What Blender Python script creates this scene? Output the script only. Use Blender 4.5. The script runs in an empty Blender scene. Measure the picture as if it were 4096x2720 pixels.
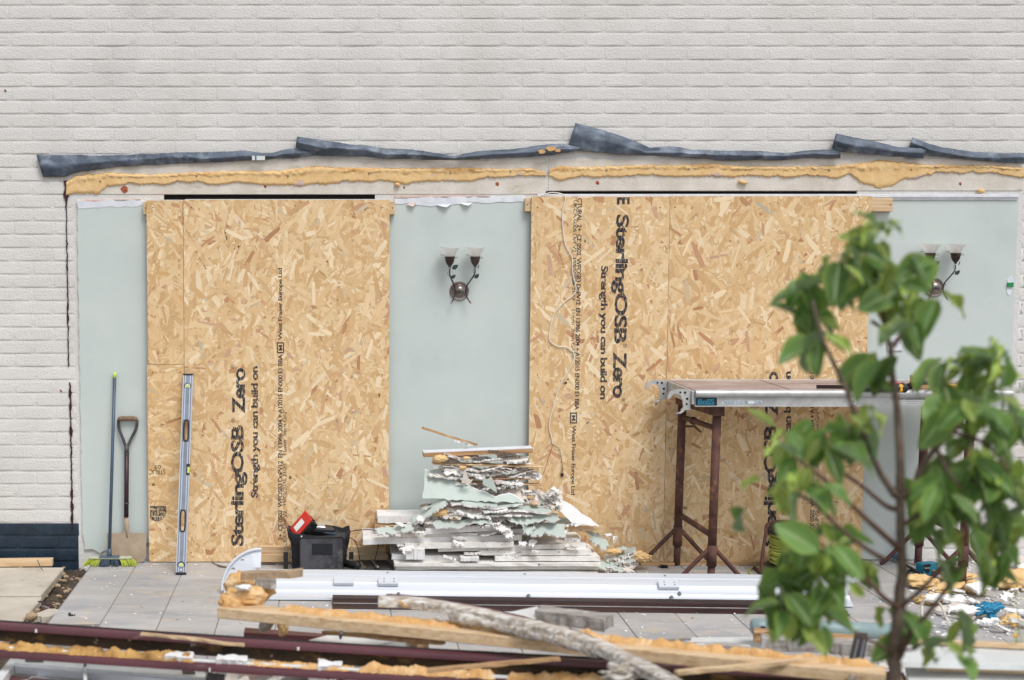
import bpy, bmesh, math, random
from mathutils import Vector, Matrix, noise, Euler
R = math.radians
SC = bpy.context.scene
COL = SC.collection

# ------------------------------------------------------------------ camera
DIST, HC, FPX, PX, PY = 8.2, 1.837, 5689.0, 1330.0, 1440.0
PITCH = math.atan(460.0 / FPX)
cam_d = bpy.data.cameras.new('camera')
cam = bpy.data.objects.new('camera', cam_d)
COL.objects.link(cam)
cam.location = (0, -DIST, HC)
cam.rotation_euler = (R(90) - PITCH, 0, 0)
cam_d.sensor_width = 36.0
cam_d.lens = 50.0
cam_d.shift_x = (2048 - PX) / 4096
cam_d.shift_y = (PY - 1360) / 4096
cam_d.clip_start = 0.05
cam_d.clip_end = 500
cam_d.dof.use_dof = True
cam_d.dof.focus_distance = 8.05
cam_d.dof.aperture_fstop = 1.9
SC.camera = cam

# ------------------------------------------------------------------ sky, sun, exposure (overcast)
SUN_EL, SUN_AZ = R(57), R(24)          # azimuth: to the right of straight behind the camera
w = bpy.data.worlds.new('World'); SC.world = w; w.use_nodes = True
nt = w.node_tree; nt.nodes.clear()
sky = nt.nodes.new('ShaderNodeTexSky'); sky.sky_type = 'NISHITA'; sky.sun_disc = False
sky.sun_elevation = SUN_EL; sky.sun_rotation = R(180) - SUN_AZ
sky.air_density = 1.0; sky.dust_density = 1.5; sky.ozone_density = 1.0
hs = nt.nodes.new('ShaderNodeHueSaturation'); hs.inputs['Saturation'].default_value = 0.34
bg = nt.nodes.new('ShaderNodeBackground'); bg.inputs['Strength'].default_value = 0.125
ow = nt.nodes.new('ShaderNodeOutputWorld')
nt.links.new(sky.outputs[0], hs.inputs['Color']); nt.links.new(hs.outputs[0], bg.inputs[0]); nt.links.new(bg.outputs[0], ow.inputs[0])
sd = bpy.data.lights.new('sun', 'SUN'); sd.energy = 1.5; sd.angle = R(24); sd.color = (1.0, 0.985, 0.97)
sun = bpy.data.objects.new('sun', sd); COL.objects.link(sun)
sdir = Vector((math.sin(SUN_AZ) * math.cos(SUN_EL), -math.cos(SUN_AZ) * math.cos(SUN_EL), math.sin(SUN_EL)))
sun.rotation_euler = sdir.to_track_quat('Z', 'Y').to_euler(); sun.location = sdir * 20
vs = SC.view_settings
vs.view_transform = 'Standard'; vs.look = 'None'; vs.gamma = 1.0; vs.use_curve_mapping = False
vs.exposure = 0.44
SC.render.engine = 'CYCLES'
SC.cycles.use_denoising = True
SC.cycles.max_bounces = 6
SC.cycles.transparent_max_bounces = 12

# ------------------------------------------------------------------ picture -> place (design helpers)
_f = Vector((0, math.cos(PITCH), -math.sin(PITCH))); _u = Vector((0, math.sin(PITCH), math.cos(PITCH)))
_c = Vector((0, -DIST, HC))
def ray(u, v):
    return Vector(((u - PX) / FPX, 0, 0)) + _u * ((PY - v) / FPX) + _f
def at(u, v, y=0.0):
    d = ray(u, v); return _c + d * ((y + DIST) / d.y)
def gr(u, v, z=0.0):
    d = ray(u, v); return _c + d * ((z - HC) / d.z)
def X(u, v=1440, y=0.0): return at(u, v, y).x
def Z(v, y=0.0): return at(1330, v, y).z
def lin(c):
    c /= 255.0
    return c / 12.92 if c <= 0.04045 else ((c + 0.055) / 1.055) ** 2.4
def C(r, g, b): return (lin(r), lin(g), lin(b), 1.0)

# ------------------------------------------------------------------ materials
MATS = {}
def mat(name, c, c2=None, sc=6, rough=0.7, metal=0.0, bump=0.0, bsc=150, stretch=(1, 1, 1), obj=False, stains=(), rnd=0.0,
        spec=0.5, lo=0.38, hi=0.62, detail=5, bdist=0.004, vcol=False, uvgrain=None):
    m = bpy.data.materials.new(name); m.use_nodes = True
    t = m.node_tree; n = t.nodes; L = t.links
    b = n['Principled BSDF']
    b.inputs['Roughness'].default_value = rough; b.inputs['Metallic'].default_value = metal
    b.inputs['Specular IOR Level'].default_value = spec
    if obj:
        tc = n.new('ShaderNodeTexCoord'); co = tc.outputs['Object']
        oi = n.new('ShaderNodeObjectInfo'); ad = n.new('ShaderNodeVectorMath'); ad.operation = 'ADD'
        mu = n.new('ShaderNodeVectorMath'); mu.operation = 'SCALE'; mu.inputs[0].default_value = (7, 11, 5)
        L.new(oi.outputs['Random'], mu.inputs['Scale']); L.new(co, ad.inputs[0]); L.new(mu.outputs[0], ad.inputs[1]); co = ad.outputs[0]
    else:
        co = n.new('ShaderNodeNewGeometry').outputs['Position']
    def noi(scale, st, det=5):
        mp = n.new('ShaderNodeMapping'); mp.inputs['Scale'].default_value = st; L.new(co, mp.inputs[0])
        x = n.new('ShaderNodeTexNoise'); x.inputs['Scale'].default_value = scale; x.inputs['Detail'].default_value = det
        x.inputs['Roughness'].default_value = 0.62
        L.new(mp.outputs[0], x.inputs['Vector']); return x.outputs['Fac']
    def ramp(fac, a, z):
        r = n.new('ShaderNodeMapRange'); r.inputs[1].default_value = a; r.inputs[2].default_value = z; L.new(fac, r.inputs[0]); return r.outputs[0]
    def mix(fac, A, B):
        x = n.new('ShaderNodeMix'); x.data_type = 'RGBA'
        if isinstance(fac, float): x.inputs[0].default_value = fac
        else: L.new(fac, x.inputs[0])
        for s, i in ((A, 6), (B, 7)):
            if isinstance(s, tuple): x.inputs[i].default_value = s
            else: L.new(s, x.inputs[i])
        return x.outputs[2]
    if vcol:
        a = n.new('ShaderNodeAttribute'); a.attribute_name = 'Col'; cur = a.outputs['Color']
    else:
        cur = c
    if c2 is not None:
        cur = mix(ramp(noi(sc, stretch, detail), lo, hi), cur, c2)
    if uvgrain:
        uv = n.new('ShaderNodeUVMap'); mp = n.new('ShaderNodeMapping'); mp.inputs['Scale'].default_value = uvgrain; L.new(uv.outputs[0], mp.inputs[0])
        x = n.new('ShaderNodeTexNoise'); x.inputs['Scale'].default_value = 1.0; x.inputs['Detail'].default_value = 3; L.new(mp.outputs[0], x.inputs['Vector'])
        mm = n.new('ShaderNodeMix'); mm.data_type = 'RGBA'; mm.blend_type = 'MULTIPLY'; mm.inputs[0].default_value = 1.0
        cr = n.new('ShaderNodeValToRGB'); cr.color_ramp.elements[0].position = .3; cr.color_ramp.elements[0].color = (.86, .80, .72, 1); cr.color_ramp.elements[1].position = .65; cr.color_ramp.elements[1].color = (1.06, 1.06, 1.06, 1)
        L.new(x.outputs['Fac'], cr.inputs[0]); L.new(cur, mm.inputs[6]) if not isinstance(cur, tuple) else None; L.new(cr.outputs[0], mm.inputs[7]); cur = mm.outputs[2]
    for s in stains:
        f = ramp(noi(s[1], s[4] if len(s) > 4 else (1, 1, 1), 6), s[2], s[3]); cur = mix(f, cur, s[0])
    if rnd:
        oi = n.new('ShaderNodeObjectInfo'); mr = n.new('ShaderNodeMapRange'); mr.inputs[3].default_value = 1 - rnd; mr.inputs[4].default_value = 1 + rnd
        L.new(oi.outputs['Random'], mr.inputs[0]); h = n.new('ShaderNodeHueSaturation'); L.new(mr.outputs[0], h.inputs['Value'])
        if isinstance(cur, tuple): h.inputs['Color'].default_value = cur
        else: L.new(cur, h.inputs['Color'])
        cur = h.outputs[0]
    if isinstance(cur, tuple): b.inputs['Base Color'].default_value = cur
    else: L.new(cur, b.inputs['Base Color'])
    if bump:
        bp = n.new('ShaderNodeBump'); bp.inputs['Strength'].default_value = bump; bp.inputs['Distance'].default_value = bdist
        L.new(noi(bsc, stretch, 4), bp.inputs['Height']); L.new(bp.outputs[0], b.inputs['Normal'])
    MATS[name] = m
    return m

mat('cream_paint', C(221, 218, 213), C(214, 211, 206), sc=3.0, rough=.85, bump=.9, bsc=95, bdist=.005, rnd=.016, spec=.25,
    stains=((C(192, 189, 184), 1.3, .55, .85), (C(186, 182, 175), 9, .66, .9), (C(196, 184, 170), .8, .58, .9)))
mat('cream_dirty', C(222, 215, 205), C(206, 197, 184), sc=7.0, rough=.9, bump=.7, bsc=110, bdist=.004, spec=.2,
    stains=((C(166, 154, 136), 12, .58, .80, (.6, 1, 2.2)), (C(96, 84, 72), 48, .66, .74), (C(180, 120, 92), 20, .73, .78)))
mat('blue_paint', C(33, 52, 68), C(22, 38, 52), sc=9, rough=.45, bump=.5, bsc=90, stains=((C(150, 150, 145), 60, .68, .72),))
mat('shade_black', C(18, 15, 13), rough=1)  # near-black colour standing in for the shade inside the slots
mat('teal_plaster', C(200, 208, 203), C(194, 203, 199), sc=2.2, rough=.6, bump=.08, bsc=60, spec=.3, stains=((C(184, 190, 185), 1.1, .56, .86), (C(206, 212, 206), 3.2, .56, .80), (C(160, 152, 140), 42, .73, .77)))
mat('white_paint', C(226, 228, 232), C(212, 214, 220), sc=20, rough=.6, bump=.2, bsc=60)
mat('pink_plaster', C(196, 160, 146), C(216, 196, 184), sc=25, rough=.9, bump=.3)
mat('maroon_sealant', C(62, 22, 26), C(36, 16, 18), sc=40, rough=.7, bump=.6, bsc=120)
mat('brick_red', C(176, 98, 66), C(150, 80, 56), sc=60, rough=.9, bump=.4)
mat('lead', C(64, 74, 88), C(92, 102, 116), sc=7, rough=.5, metal=.1, bump=.35, bsc=40, bdist=.005, stretch=(1, 1, 2), spec=.45,
    stains=((C(146, 156, 168), 9, .52, .78), (C(44, 44, 48), 6, .58, .76), (C(200, 204, 206), 46, .69, .74), (C(130, 96, 70), 12, .70, .80)))
mat('foam', C(234, 200, 148), C(226, 188, 132), sc=18, rough=.97, bump=.8, bsc=150, bdist=.004, spec=.1, stains=((C(210, 166, 112), 13, .58, .80), (C(172, 132, 90), 80, .66, .76)))
mat('foam_orange', C(226, 182, 126), C(210, 162, 104), sc=20, rough=.95, bump=.9, bsc=90, bdist=.008, spec=.12, stains=((C(238, 208, 166), 12, .50, .70), (C(172, 124, 80), 14, .62, .80)))
mat('foam_aged', C(202, 160, 96), C(160, 118, 68), sc=16, rough=.95, bump=.7, bsc=70, bdist=.006, stains=((C(88, 62, 38), 12, .56, .70),))
mat('osb_strand', C(230, 190, 130), rough=.72, vcol=True, uvgrain=(3, 26, 1), spec=.3)
mat('osb_core', C(212, 178, 130), C(180, 140, 94), sc=60, rough=.85, bump=.4, stretch=(1, 1, 4))
mat('timber', C(222, 196, 160), C(202, 170, 130), sc=12, rough=.8, bump=.2, bsc=60, stretch=(.22, 5, 5), spec=.25, stains=((C(186, 150, 112), 16, .54, .68, (.12, 3, 3)), (C(136, 100, 72), 9, .66, .72, (.4, 2, 2)), (C(176, 168, 156), 5, .60, .76, (.4, 1, 1))))
mat('timber_old', C(196, 160, 118), C(160, 120, 82), sc=12, rough=.85, bump=.3, bsc=60, stretch=(.2, 4, 4), stains=((C(92, 62, 42), 9, .62, .74),))
mat('grey_timber', C(172, 166, 160), C(140, 130, 122), sc=12, rough=.9, bump=.4, bsc=60, stretch=(.2, 4, 4), stains=((C(208, 204, 198), 10, .58, .7),))
mat('peeling_timber', C(196, 183, 166), C(158, 143, 126), sc=40, rough=.95, bump=.9, bsc=90, bdist=.006, stretch=(.4, 1.6, 1.6),
    stains=((C(226, 221, 213), 42, .46, .60, (.4, 1.4, 1.4)), (C(116, 96, 82), 34, .64, .72, (.4, 1.2, 1.2))))
mat('polystyrene', C(232, 231, 230), C(220, 218, 214), sc=12, rough=.9, bump=.5, bsc=160, bdist=.003, obj=True, spec=.2,
    stains=((C(196, 180, 156), 9, .60, .80), (C(120, 98, 74), 30, .69, .76)))
mat('polystyrene_dirty', C(236, 233, 228), C(224, 219, 211), sc=12, rough=.95, bump=.6, bsc=120, bdist=.003, obj=True, spec=.2,
    stains=((C(200, 186, 164), 9, .60, .76), (C(116, 96, 76), 42, .64, .72)))
mat('gypsum', C(240, 239, 236), C(228, 225, 220), sc=30, rough=.95, bump=.5, bsc=120, obj=True)
mat('board_paper', C(218, 209, 198), C(202, 190, 178), sc=15, rough=.9, bump=.2, obj=True)
mat('board_green', C(192, 202, 194), C(182, 192, 184), sc=6, rough=.65, bump=.12, obj=True, stains=((C(160, 160, 148), 30, .70, .78),))
mat('board_pink', C(214, 192, 182), C(198, 174, 162), sc=14, rough=.9, bump=.2, obj=True)
mat('aluminium', C(216, 219, 224), C(206, 210, 216), sc=5, rough=.48, metal=.25, bump=.04, bsc=40, stretch=(.1, 3, 3), stains=((C(176, 182, 190), 12, .66, .8, (.3, 2, 2)),))
mat('aluminium_scuffed', C(198, 198, 196), C(176, 176, 174), sc=10, rough=.5, metal=.45, bump=.1, bsc=60, stains=((C(128, 126, 122), 22, .64, .74, (.4, 2, 2)),))
mat('screw_zinc', C(160, 168, 170), rough=.35, metal=.9)
mat('hole_dark', C(40, 26, 26), rough=.9)
mat('maroon_pvc', C(98, 56, 62), C(82, 46, 52), sc=6, rough=.42, bump=.05, bsc=50, stretch=(.3, 1, 1), stains=((C(150, 126, 122), 9, .60, .80, (.4, 1, 1)), (C(54, 36, 38), 7, .66, .80)))
mat('maroon_dark', C(50, 26, 30), C(38, 22, 24), sc=8, rough=.4, stains=((C(120, 104, 98), 50, .72, .76),))
mat('grime', C(78, 62, 44), C(52, 41, 32), sc=14, rough=.95, bump=.6, bsc=60, bdist=.006, stretch=(.4, 1, 1), stains=((C(150, 116, 66), 12, .56, .72, (.5, 1, 1)), (C(190, 180, 164), 16, .68, .74)))
mat('white_pvc', C(222, 224, 222), C(206, 208, 206), sc=6, rough=.4, stains=((C(160, 156, 146), 10, .64, .80),))
mat('black_rubber', C(28, 28, 29), rough=.6)
mat('black_plastic', C(32, 35, 38), C(26, 28, 30), sc=20, rough=.42)
mat('bag_fabric', C(44, 45, 49), C(34, 35, 39), sc=14, rough=.9, bump=.4, bsc=300, spec=.2, stains=((C(104, 102, 102), 7, .54, .80),))
mat('bag_dusty', C(88, 88, 92), C(66, 66, 70), sc=9, rough=.95, bump=.3, bsc=300, spec=.15, stains=((C(124, 121, 120), 10, .54, .80), (C(40, 40, 44), 8, .60, .72)))
mat('mat_fabric', C(74, 72, 68), C(60, 58, 56), sc=14, rough=.95, bump=.3, bsc=200, stains=((C(130, 122, 112), 16, .66, .8),))
mat('red_plastic', C(206, 48, 38), C(190, 40, 32), sc=12, rough=.4)
mat('rust', C(98, 64, 52), C(72, 48, 42), sc=18, rough=.8, bump=.4, bsc=120, stains=((C(140, 94, 64), 14, .56, .72), (C(56, 40, 38), 9, .6, .76), (C(206, 200, 192), 26, .74, .76)))
mat('rust_maroon', C(92, 48, 50), C(74, 40, 42), sc=16, rough=.7, bump=.3, stains=((C(120, 72, 50), 14, .6, .74),))
mat('deck_ply', C(168, 148, 138), C(150, 132, 124), sc=5, rough=.85, bump=.1, stretch=(.4, 2, 1), stains=((C(196, 186, 178), 4, .56, .8), (C(112, 92, 82), 22, .70, .78)))
mat('steel_tool', C(150, 146, 140), C(110, 106, 102), sc=40, rough=.4, metal=.8)
mat('level_alu', C(142, 148, 160), C(126, 132, 144), sc=10, rough=.4, metal=.5)
mat('level_edge', C(206, 210, 218), rough=.3, metal=.6)
mat('vial_green', C(190, 214, 96), rough=.2)
mat('broom_pole', C(74, 92, 108), C(66, 82, 98), sc=10, rough=.4)
mat('lime_bristle', C(186, 196, 78), C(166, 178, 60), sc=60, rough=.7)
mat('grey_bristle', C(62, 78, 92), C(48, 62, 76), sc=60, rough=.7)
mat('broom_head_pale', C(176, 178, 150), rough=.6)
mat('spade_wood', C(146, 118, 92), C(112, 88, 68), sc=14, rough=.7, stretch=(3, 3, 1))
mat('spade_purple', C(62, 34, 46), C(46, 28, 36), sc=16, rough=.45, stains=((C(150, 140, 136), 28, .72, .76),))
mat('spade_frame', C(96, 92, 94), C(66, 62, 64), sc=30, rough=.5, metal=.3)
mat('spade_blade', C(184, 164, 142), C(166, 146, 124), sc=12, rough=.9, bump=.4, bsc=100, stains=((C(108, 106, 110), 14, .60, .74), (C(74, 70, 78), 10, .70, .80)))
mat('bronze', C(92, 80, 74), C(66, 56, 52), sc=18, rough=.35, metal=.75)
mat('bronze_pale', C(168, 156, 150), C(128, 116, 110), sc=14, rough=.3, metal=.8)
mat('verdigris', C(60, 84, 84), C(50, 60, 54), sc=60, rough=.55, metal=.2)
mat('cable_white', C(226, 220, 208), rough=.5)
mat('cable_black', C(26, 26, 28), rough=.5)
mat('cable_red', C(150, 46, 40), rough=.5)
mat('cable_lime', C(190, 196, 100), C(172, 180, 84), sc=30, rough=.5)
mat('cardboard', C(196, 160, 118), C(186, 148, 108), sc=12, rough=.9)
mat('yellow_plastic', C(232, 172, 48), rough=.45)
mat('teal_card', C(30, 132, 160), C(24, 120, 148), sc=20, rough=.5)
mat('label_black', C(26, 30, 34), rough=.5)
mat('label_white', C(226, 226, 222), rough=.6)
mat('blue_glove', C(22, 134, 172), C(16, 112, 150), sc=30, rough=.5)
mat('green_plastic', C(32, 134, 72), rough=.45)
mat('pipe_green', C(140, 160, 158), C(126, 146, 146), sc=8, rough=.45, stains=((C(180, 186, 182), 8, .62, .8),))
mat('tile_stone', C(180, 177, 174), C(168, 164, 160), sc=2.2, rough=.6, bump=.3, bsc=40, bdist=.003, stretch=(1, 2.4, 1), rnd=.07, detail=8,
    stains=((C(152, 154, 158), 2.6, .50, .68, (1, 2, 1)), (C(198, 178, 152), 3.4, .57, .72, (1.6, 2.4, 1)), (C(196, 192, 188), 9, .58, .72, (1, 3, 1)), (C(128, 118, 108), 60, .68, .75)))
mat('grout', C(140, 134, 126), C(120, 113, 106), sc=30, rough=.95, bump=.3)
mat('slab_concrete', C(196, 187, 172), C(180, 170, 154), sc=4, rough=.9, bump=.4, bsc=80, stains=((C(150, 140, 126), 9, .6, .8), (C(204, 164, 138), 7, .72, .8)))
mat('soil', C(96, 82, 68), C(66, 54, 44), sc=16, rough=1, bump=1.0, bsc=40, bdist=.02, stains=((C(140, 122, 102), 20, .6, .75),))
mat('stone_rubble', C(176, 152, 122), C(150, 128, 104), sc=14, rough=.95, bump=.5, obj=True)
mat('bark', C(122, 106, 92), C(92, 78, 66), sc=30, rough=.85, bump=.4, stains=((C(150, 138, 122), 30, .58, .70),))
mat('twig_brown', C(112, 84, 72), C(90, 70, 58), sc=30, rough=.7)
mat('ink_blue', C(56, 116, 160), rough=.7)
mat('ink_plain', C(36, 38, 44), rough=.7)

def ink(name, c, thr, sc, alpha=1.0):
    m = bpy.data.materials.new(name); m.use_nodes = True; t = m.node_tree; n = t.nodes; L = t.links
    b = n['Principled BSDF']; b.inputs['Base Color'].default_value = c; b.inputs['Roughness'].default_value = .8
    g = n.new('ShaderNodeNewGeometry'); mp = n.new('ShaderNodeMapping'); mp.inputs['Scale'].default_value = sc; L.new(g.outputs['Position'], mp.inputs[0])
    x = n.new('ShaderNodeTexNoise'); x.inputs['Scale'].default_value = 1; x.inputs['Detail'].default_value = 3; L.new(mp.outputs[0], x.inputs['Vector'])
    mr = n.new('ShaderNodeMapRange'); mr.inputs[1].default_value = thr - .05; mr.inputs[2].default_value = thr + .05; mr.inputs[4].default_value = alpha
    L.new(x.outputs['Fac'], mr.inputs[0]); L.new(mr.outputs[0], b.inputs['Alpha']); MATS[name] = m
ink('ink_stamp', C(40, 42, 52), .42, (420, 1, 26))
ink('ink_small', C(44, 46, 54), .36, (500, 1, 120))
ink('ink_faded', C(52, 52, 58), .47, (420, 1, 40))

def leaf_mat(name, c, edge, vein, tr):
    m = bpy.data.materials.new(name); m.use_nodes = True; t = m.node_tree; n = t.nodes; L = t.links
    b = n['Principled BSDF']; b.inputs['Roughness'].default_value = .46; b.inputs['Specular IOR Level'].default_value = .45
    uv = n.new('ShaderNodeUVMap'); sp = n.new('ShaderNodeSeparateXYZ'); L.new(uv.outputs[0], sp.inputs[0])
    ab = n.new('ShaderNodeMath'); ab.operation = 'ABSOLUTE'; L.new(sp.outputs['Y'], ab.inputs[0])
    e = n.new('ShaderNodeMapRange'); e.inputs[1].default_value = .55; e.inputs[2].default_value = 1.0; L.new(ab.outputs[0], e.inputs[0])
    vv = n.new('ShaderNodeMapRange'); vv.inputs[1].default_value = .10; vv.inputs[2].default_value = .03; L.new(ab.outputs[0], vv.inputs[0])
    oi = n.new('ShaderNodeObjectInfo'); h = n.new('ShaderNodeHueSaturation'); h.inputs['Color'].default_value = c
    mr = n.new('ShaderNodeMapRange'); mr.inputs[3].default_value = .6; mr.inputs[4].default_value = 1.6; L.new(oi.outputs['Random'], mr.inputs[0]); L.new(mr.outputs[0], h.inputs['Value'])
    m1 = n.new('ShaderNodeMix'); m1.data_type = 'RGBA'; L.new(e.outputs[0], m1.inputs[0]); e2 = n.new('ShaderNodeMath'); e2.operation = 'MULTIPLY'; e2.inputs[1].default_value = .5; L.new(e.outputs[0], e2.inputs[0]); L.new(e2.outputs[0], m1.inputs[0]); L.new(h.outputs[0], m1.inputs[6]); m1.inputs[7].default_value = edge
    m2 = n.new('ShaderNodeMix'); m2.data_type = 'RGBA'; L.new(vv.outputs[0], m2.inputs[0]); L.new(m1.outputs[2], m2.inputs[6]); m2.inputs[7].default_value = vein
    ge = n.new('ShaderNodeNewGeometry'); m3 = n.new('ShaderNodeMix'); m3.data_type = 'RGBA'; bf = n.new('ShaderNodeMath'); bf.operation = 'MULTIPLY'; bf.inputs[1].default_value = .75; L.new(ge.outputs['Backfacing'], bf.inputs[0])
    L.new(bf.outputs[0], m3.inputs[0]); L.new(m2.outputs[2], m3.inputs[6]); m3.inputs[7].default_value = C(150, 172, 132); m2 = m3
    L.new(m2.outputs[2], b.inputs['Base Color'])
    ts = n.new('ShaderNodeBsdfTranslucent'); L.new(m2.outputs[2], ts.inputs['Color'])
    ms = n.new('ShaderNodeMixShader'); ms.inputs[0].default_value = tr
    L.new(b.outputs[0], ms.inputs[1]); L.new(ts.outputs[0], ms.inputs[2]); L.new(ms.outputs[0], n['Material Output'].inputs[0]); MATS[name] = m
leaf_mat('leaf_green', C(104, 138, 72), C(172, 192, 92), C(172, 190, 130), .45)
leaf_mat('leaf_young', C(156, 180, 84), C(204, 208, 118), C(206, 212, 150), .42)

def glass_mat():
    m = bpy.data.materials.new('frosted_glass'); m.use_nodes = True; t = m.node_tree; n = t.nodes; L = t.links
    b = n['Principled BSDF']; b.inputs['Base Color'].default_value = C(238, 236, 232); b.inputs['Roughness'].default_value = .3
    ts = n.new('ShaderNodeBsdfTranslucent'); ts.inputs[0].default_value = C(240, 238, 234)
    tp = n.new('ShaderNodeBsdfTransparent')
    a = n.new('ShaderNodeMixShader'); a.inputs[0].default_value = .55; L.new(b.outputs[0], a.inputs[1]); L.new(ts.outputs[0], a.inputs[2])
    c = n.new('ShaderNodeMixShader'); c.inputs[0].default_value = .35; L.new(a.outputs[0], c.inputs[1]); L.new(tp.outputs[0], c.inputs[2])
    L.new(c.outputs[0], n['Material Output'].inputs[0]); MATS['frosted_glass'] = m
glass_mat()

# ------------------------------------------------------------------ mesh helpers
class MB:
    def __init__(s): s.v = []; s.f = []; s.m = []; s.cur = 0; s.uv = None
    def add(s, vs_, fs, mi=None):
        o = len(s.v); s.v += [tuple(p) for p in vs_]
        for f in fs: s.f.append(tuple(i + o for i in f)); s.m.append(s.cur if mi is None else mi)
        return s
    def box(s, a, b, M=None, bv=0.0):
        (x0, y0, z0), (x1, y1, z1) = a, b
        if bv <= 0:
            P = [(x, y, z) for z in (z0, z1) for (x, y) in ((x0, y0), (x1, y0), (x1, y1), (x0, y1))]
            F = [(3, 2, 1, 0), (4, 5, 6, 7), (0, 1, 5, 4), (1, 2, 6, 5), (2, 3, 7, 6), (3, 0, 4, 7)]
        else:
            P = []; F = []
            cx, cy, cz = (x0 + x1) / 2, (y0 + y1) / 2, (z0 + z1) / 2
            hx, hy, hz = (x1 - x0) / 2, (y1 - y0) / 2, (z1 - z0) / 2
            bv = min(bv, hx * .9, hy * .9, hz * .9)
            idx = {}
            for sx in (-1, 1):
                for sy in (-1, 1):
                    for sz in (-1, 1):
                        for ax in range(3):
                            p = [sx * (hx - bv), sy * (hy - bv), sz * (hz - bv)]
                            p[ax] = (sx * hx, sy * hy, sz * hz)[ax]
                            idx[(sx, sy, sz, ax)] = len(P); P.append((p[0] + cx, p[1] + cy, p[2] + cz))
            for ax in range(3):
                o1, o2 = [a_ for a_ in range(3) if a_ != ax]
                for sg in (-1, 1):
                    q = []
                    for (p1, p2) in ((-1, -1), (1, -1), (1, 1), (-1, 1)):
                        k = [0, 0, 0]; k[ax] = sg; k[o1] = p1; k[o2] = p2; q.append(idx[(k[0], k[1], k[2], ax)])
                    F.append(tuple(q))
            for ax in range(3):       # edges along ax
                o1, o2 = [a_ for a_ in range(3) if a_ != ax]
                for p1 in (-1, 1):
                    for p2 in (-1, 1):
                        q = []
                        for e, fa in ((-1, o1), (1, o1), (1, o2), (-1, o2)):
                            k = [0, 0, 0]; k[ax] = e; k[o1] = p1; k[o2] = p2; q.append(idx[(k[0], k[1], k[2], fa)])
                        F.append(tuple(q))
            for sx in (-1, 1):
                for sy in (-1, 1):
                    for sz in (-1, 1): F.append(tuple(idx[(sx, sy, sz, a_)] for a_ in range(3)))
        if M is not None: P = [M @ Vector(p) for p in P]
        return s.add(P, F)
    def tube(s, pts, rad, n=8, caps=True, lump=0.0, seed=0, flat=1.0):
        pts = [Vector(p) for p in pts]; k = len(pts)
        rr = rad if isinstance(rad, (list, tuple)) else [rad] * k
        P = []; F = []; prev = None
        for i, p in enumerate(pts):
            t = (pts[min(i + 1, k - 1)] - pts[max(i - 1, 0)])
            t = t.normalized() if t.length > 1e-9 else Vector((0, 0, 1))
            if prev is None: a = Vector((0, 0, 1)) if abs(t.z) < .9 else Vector((1, 0, 0)); nx = (a - t * a.dot(t)).normalized()
            else: nx = (prev - t * prev.dot(t)).normalized()
            prev = nx; ny = t.cross(nx)
            for j in range(n):
                an = 2 * math.pi * j / n; r = rr[i]
                if lump: q = p + nx * math.cos(an) * r + ny * math.sin(an) * r; r *= 1 + lump * noise.noise(q * (0.8 / max(rr[i], 1e-4)) + Vector((seed, 0, 0)))
                P.append(p + nx * math.cos(an) * r + ny * math.sin(an) * r * flat)
        for i in range(k - 1):
            for j in range(n): a = i * n + j; b_ = i * n + (j + 1) % n; F.append((a, b_, b_ + n, a + n))
        if caps: F.append(tuple(range(n - 1, -1, -1))); F.append(tuple(range((k - 1) * n, k * n)))
        return s.add(P, F)
    def lathe(s, prof, c, n=16, axis='z'):
        P = []; F = []; c = Vector(c)
        for (r, h) in prof:
            for j in range(n):
                a = 2 * math.pi * j / n
                P.append(c + (Vector((r * math.cos(a), r * math.sin(a), h)) if axis == 'z' else Vector((r * math.cos(a), -h, r * math.sin(a)))))
        for i in range(len(prof) - 1):
            for j in range(n): a = i * n + j; b_ = i * n + (j + 1) % n; F.append((a, b_, b_ + n, a + n))
        F.append(tuple(range(n - 1, -1, -1))); F.append(tuple(range((len(prof) - 1) * n, len(prof) * n)))
        return s.add(P, F)
    def prism(s, poly, off, side=None):
        k = len(poly); off = Vector(off); A = [Vector(p) for p in poly]
        s.add(A + [p + off for p in A], [tuple(range(k)), tuple(range(2 * k - 1, k - 1, -1))])
        o = len(s.v) - 2 * k
        for i in range(k): s.f.append((o + i, o + (i + 1) % k, o + k + (i + 1) % k, o + k + i)); s.m.append(s.cur if side is None else side)
        return s
    def sheet(s, G, off):
        ni, nj = len(G), len(G[0]); off = Vector(off)
        P = [Vector(p) for row in G for p in row]; n = ni * nj; F = []
        for i in range(ni - 1):
            for j in range(nj - 1):
                a = i * nj + j; F.append((a, a + 1, a + nj + 1, a + nj)); F.append((n + a, n + a + nj, n + a + nj + 1, n + a + 1))
        for i in range(ni - 1):
            for j in (0, nj - 1): a = i * nj + j; F.append((a, a + nj, n + a + nj, n + a))
        for j in range(nj - 1):
            for i in (0, ni - 1): a = i * nj + j; F.append((a, a + 1, n + a + 1, n + a))
        return s.add(P + [p + off for p in P], F)
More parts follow.
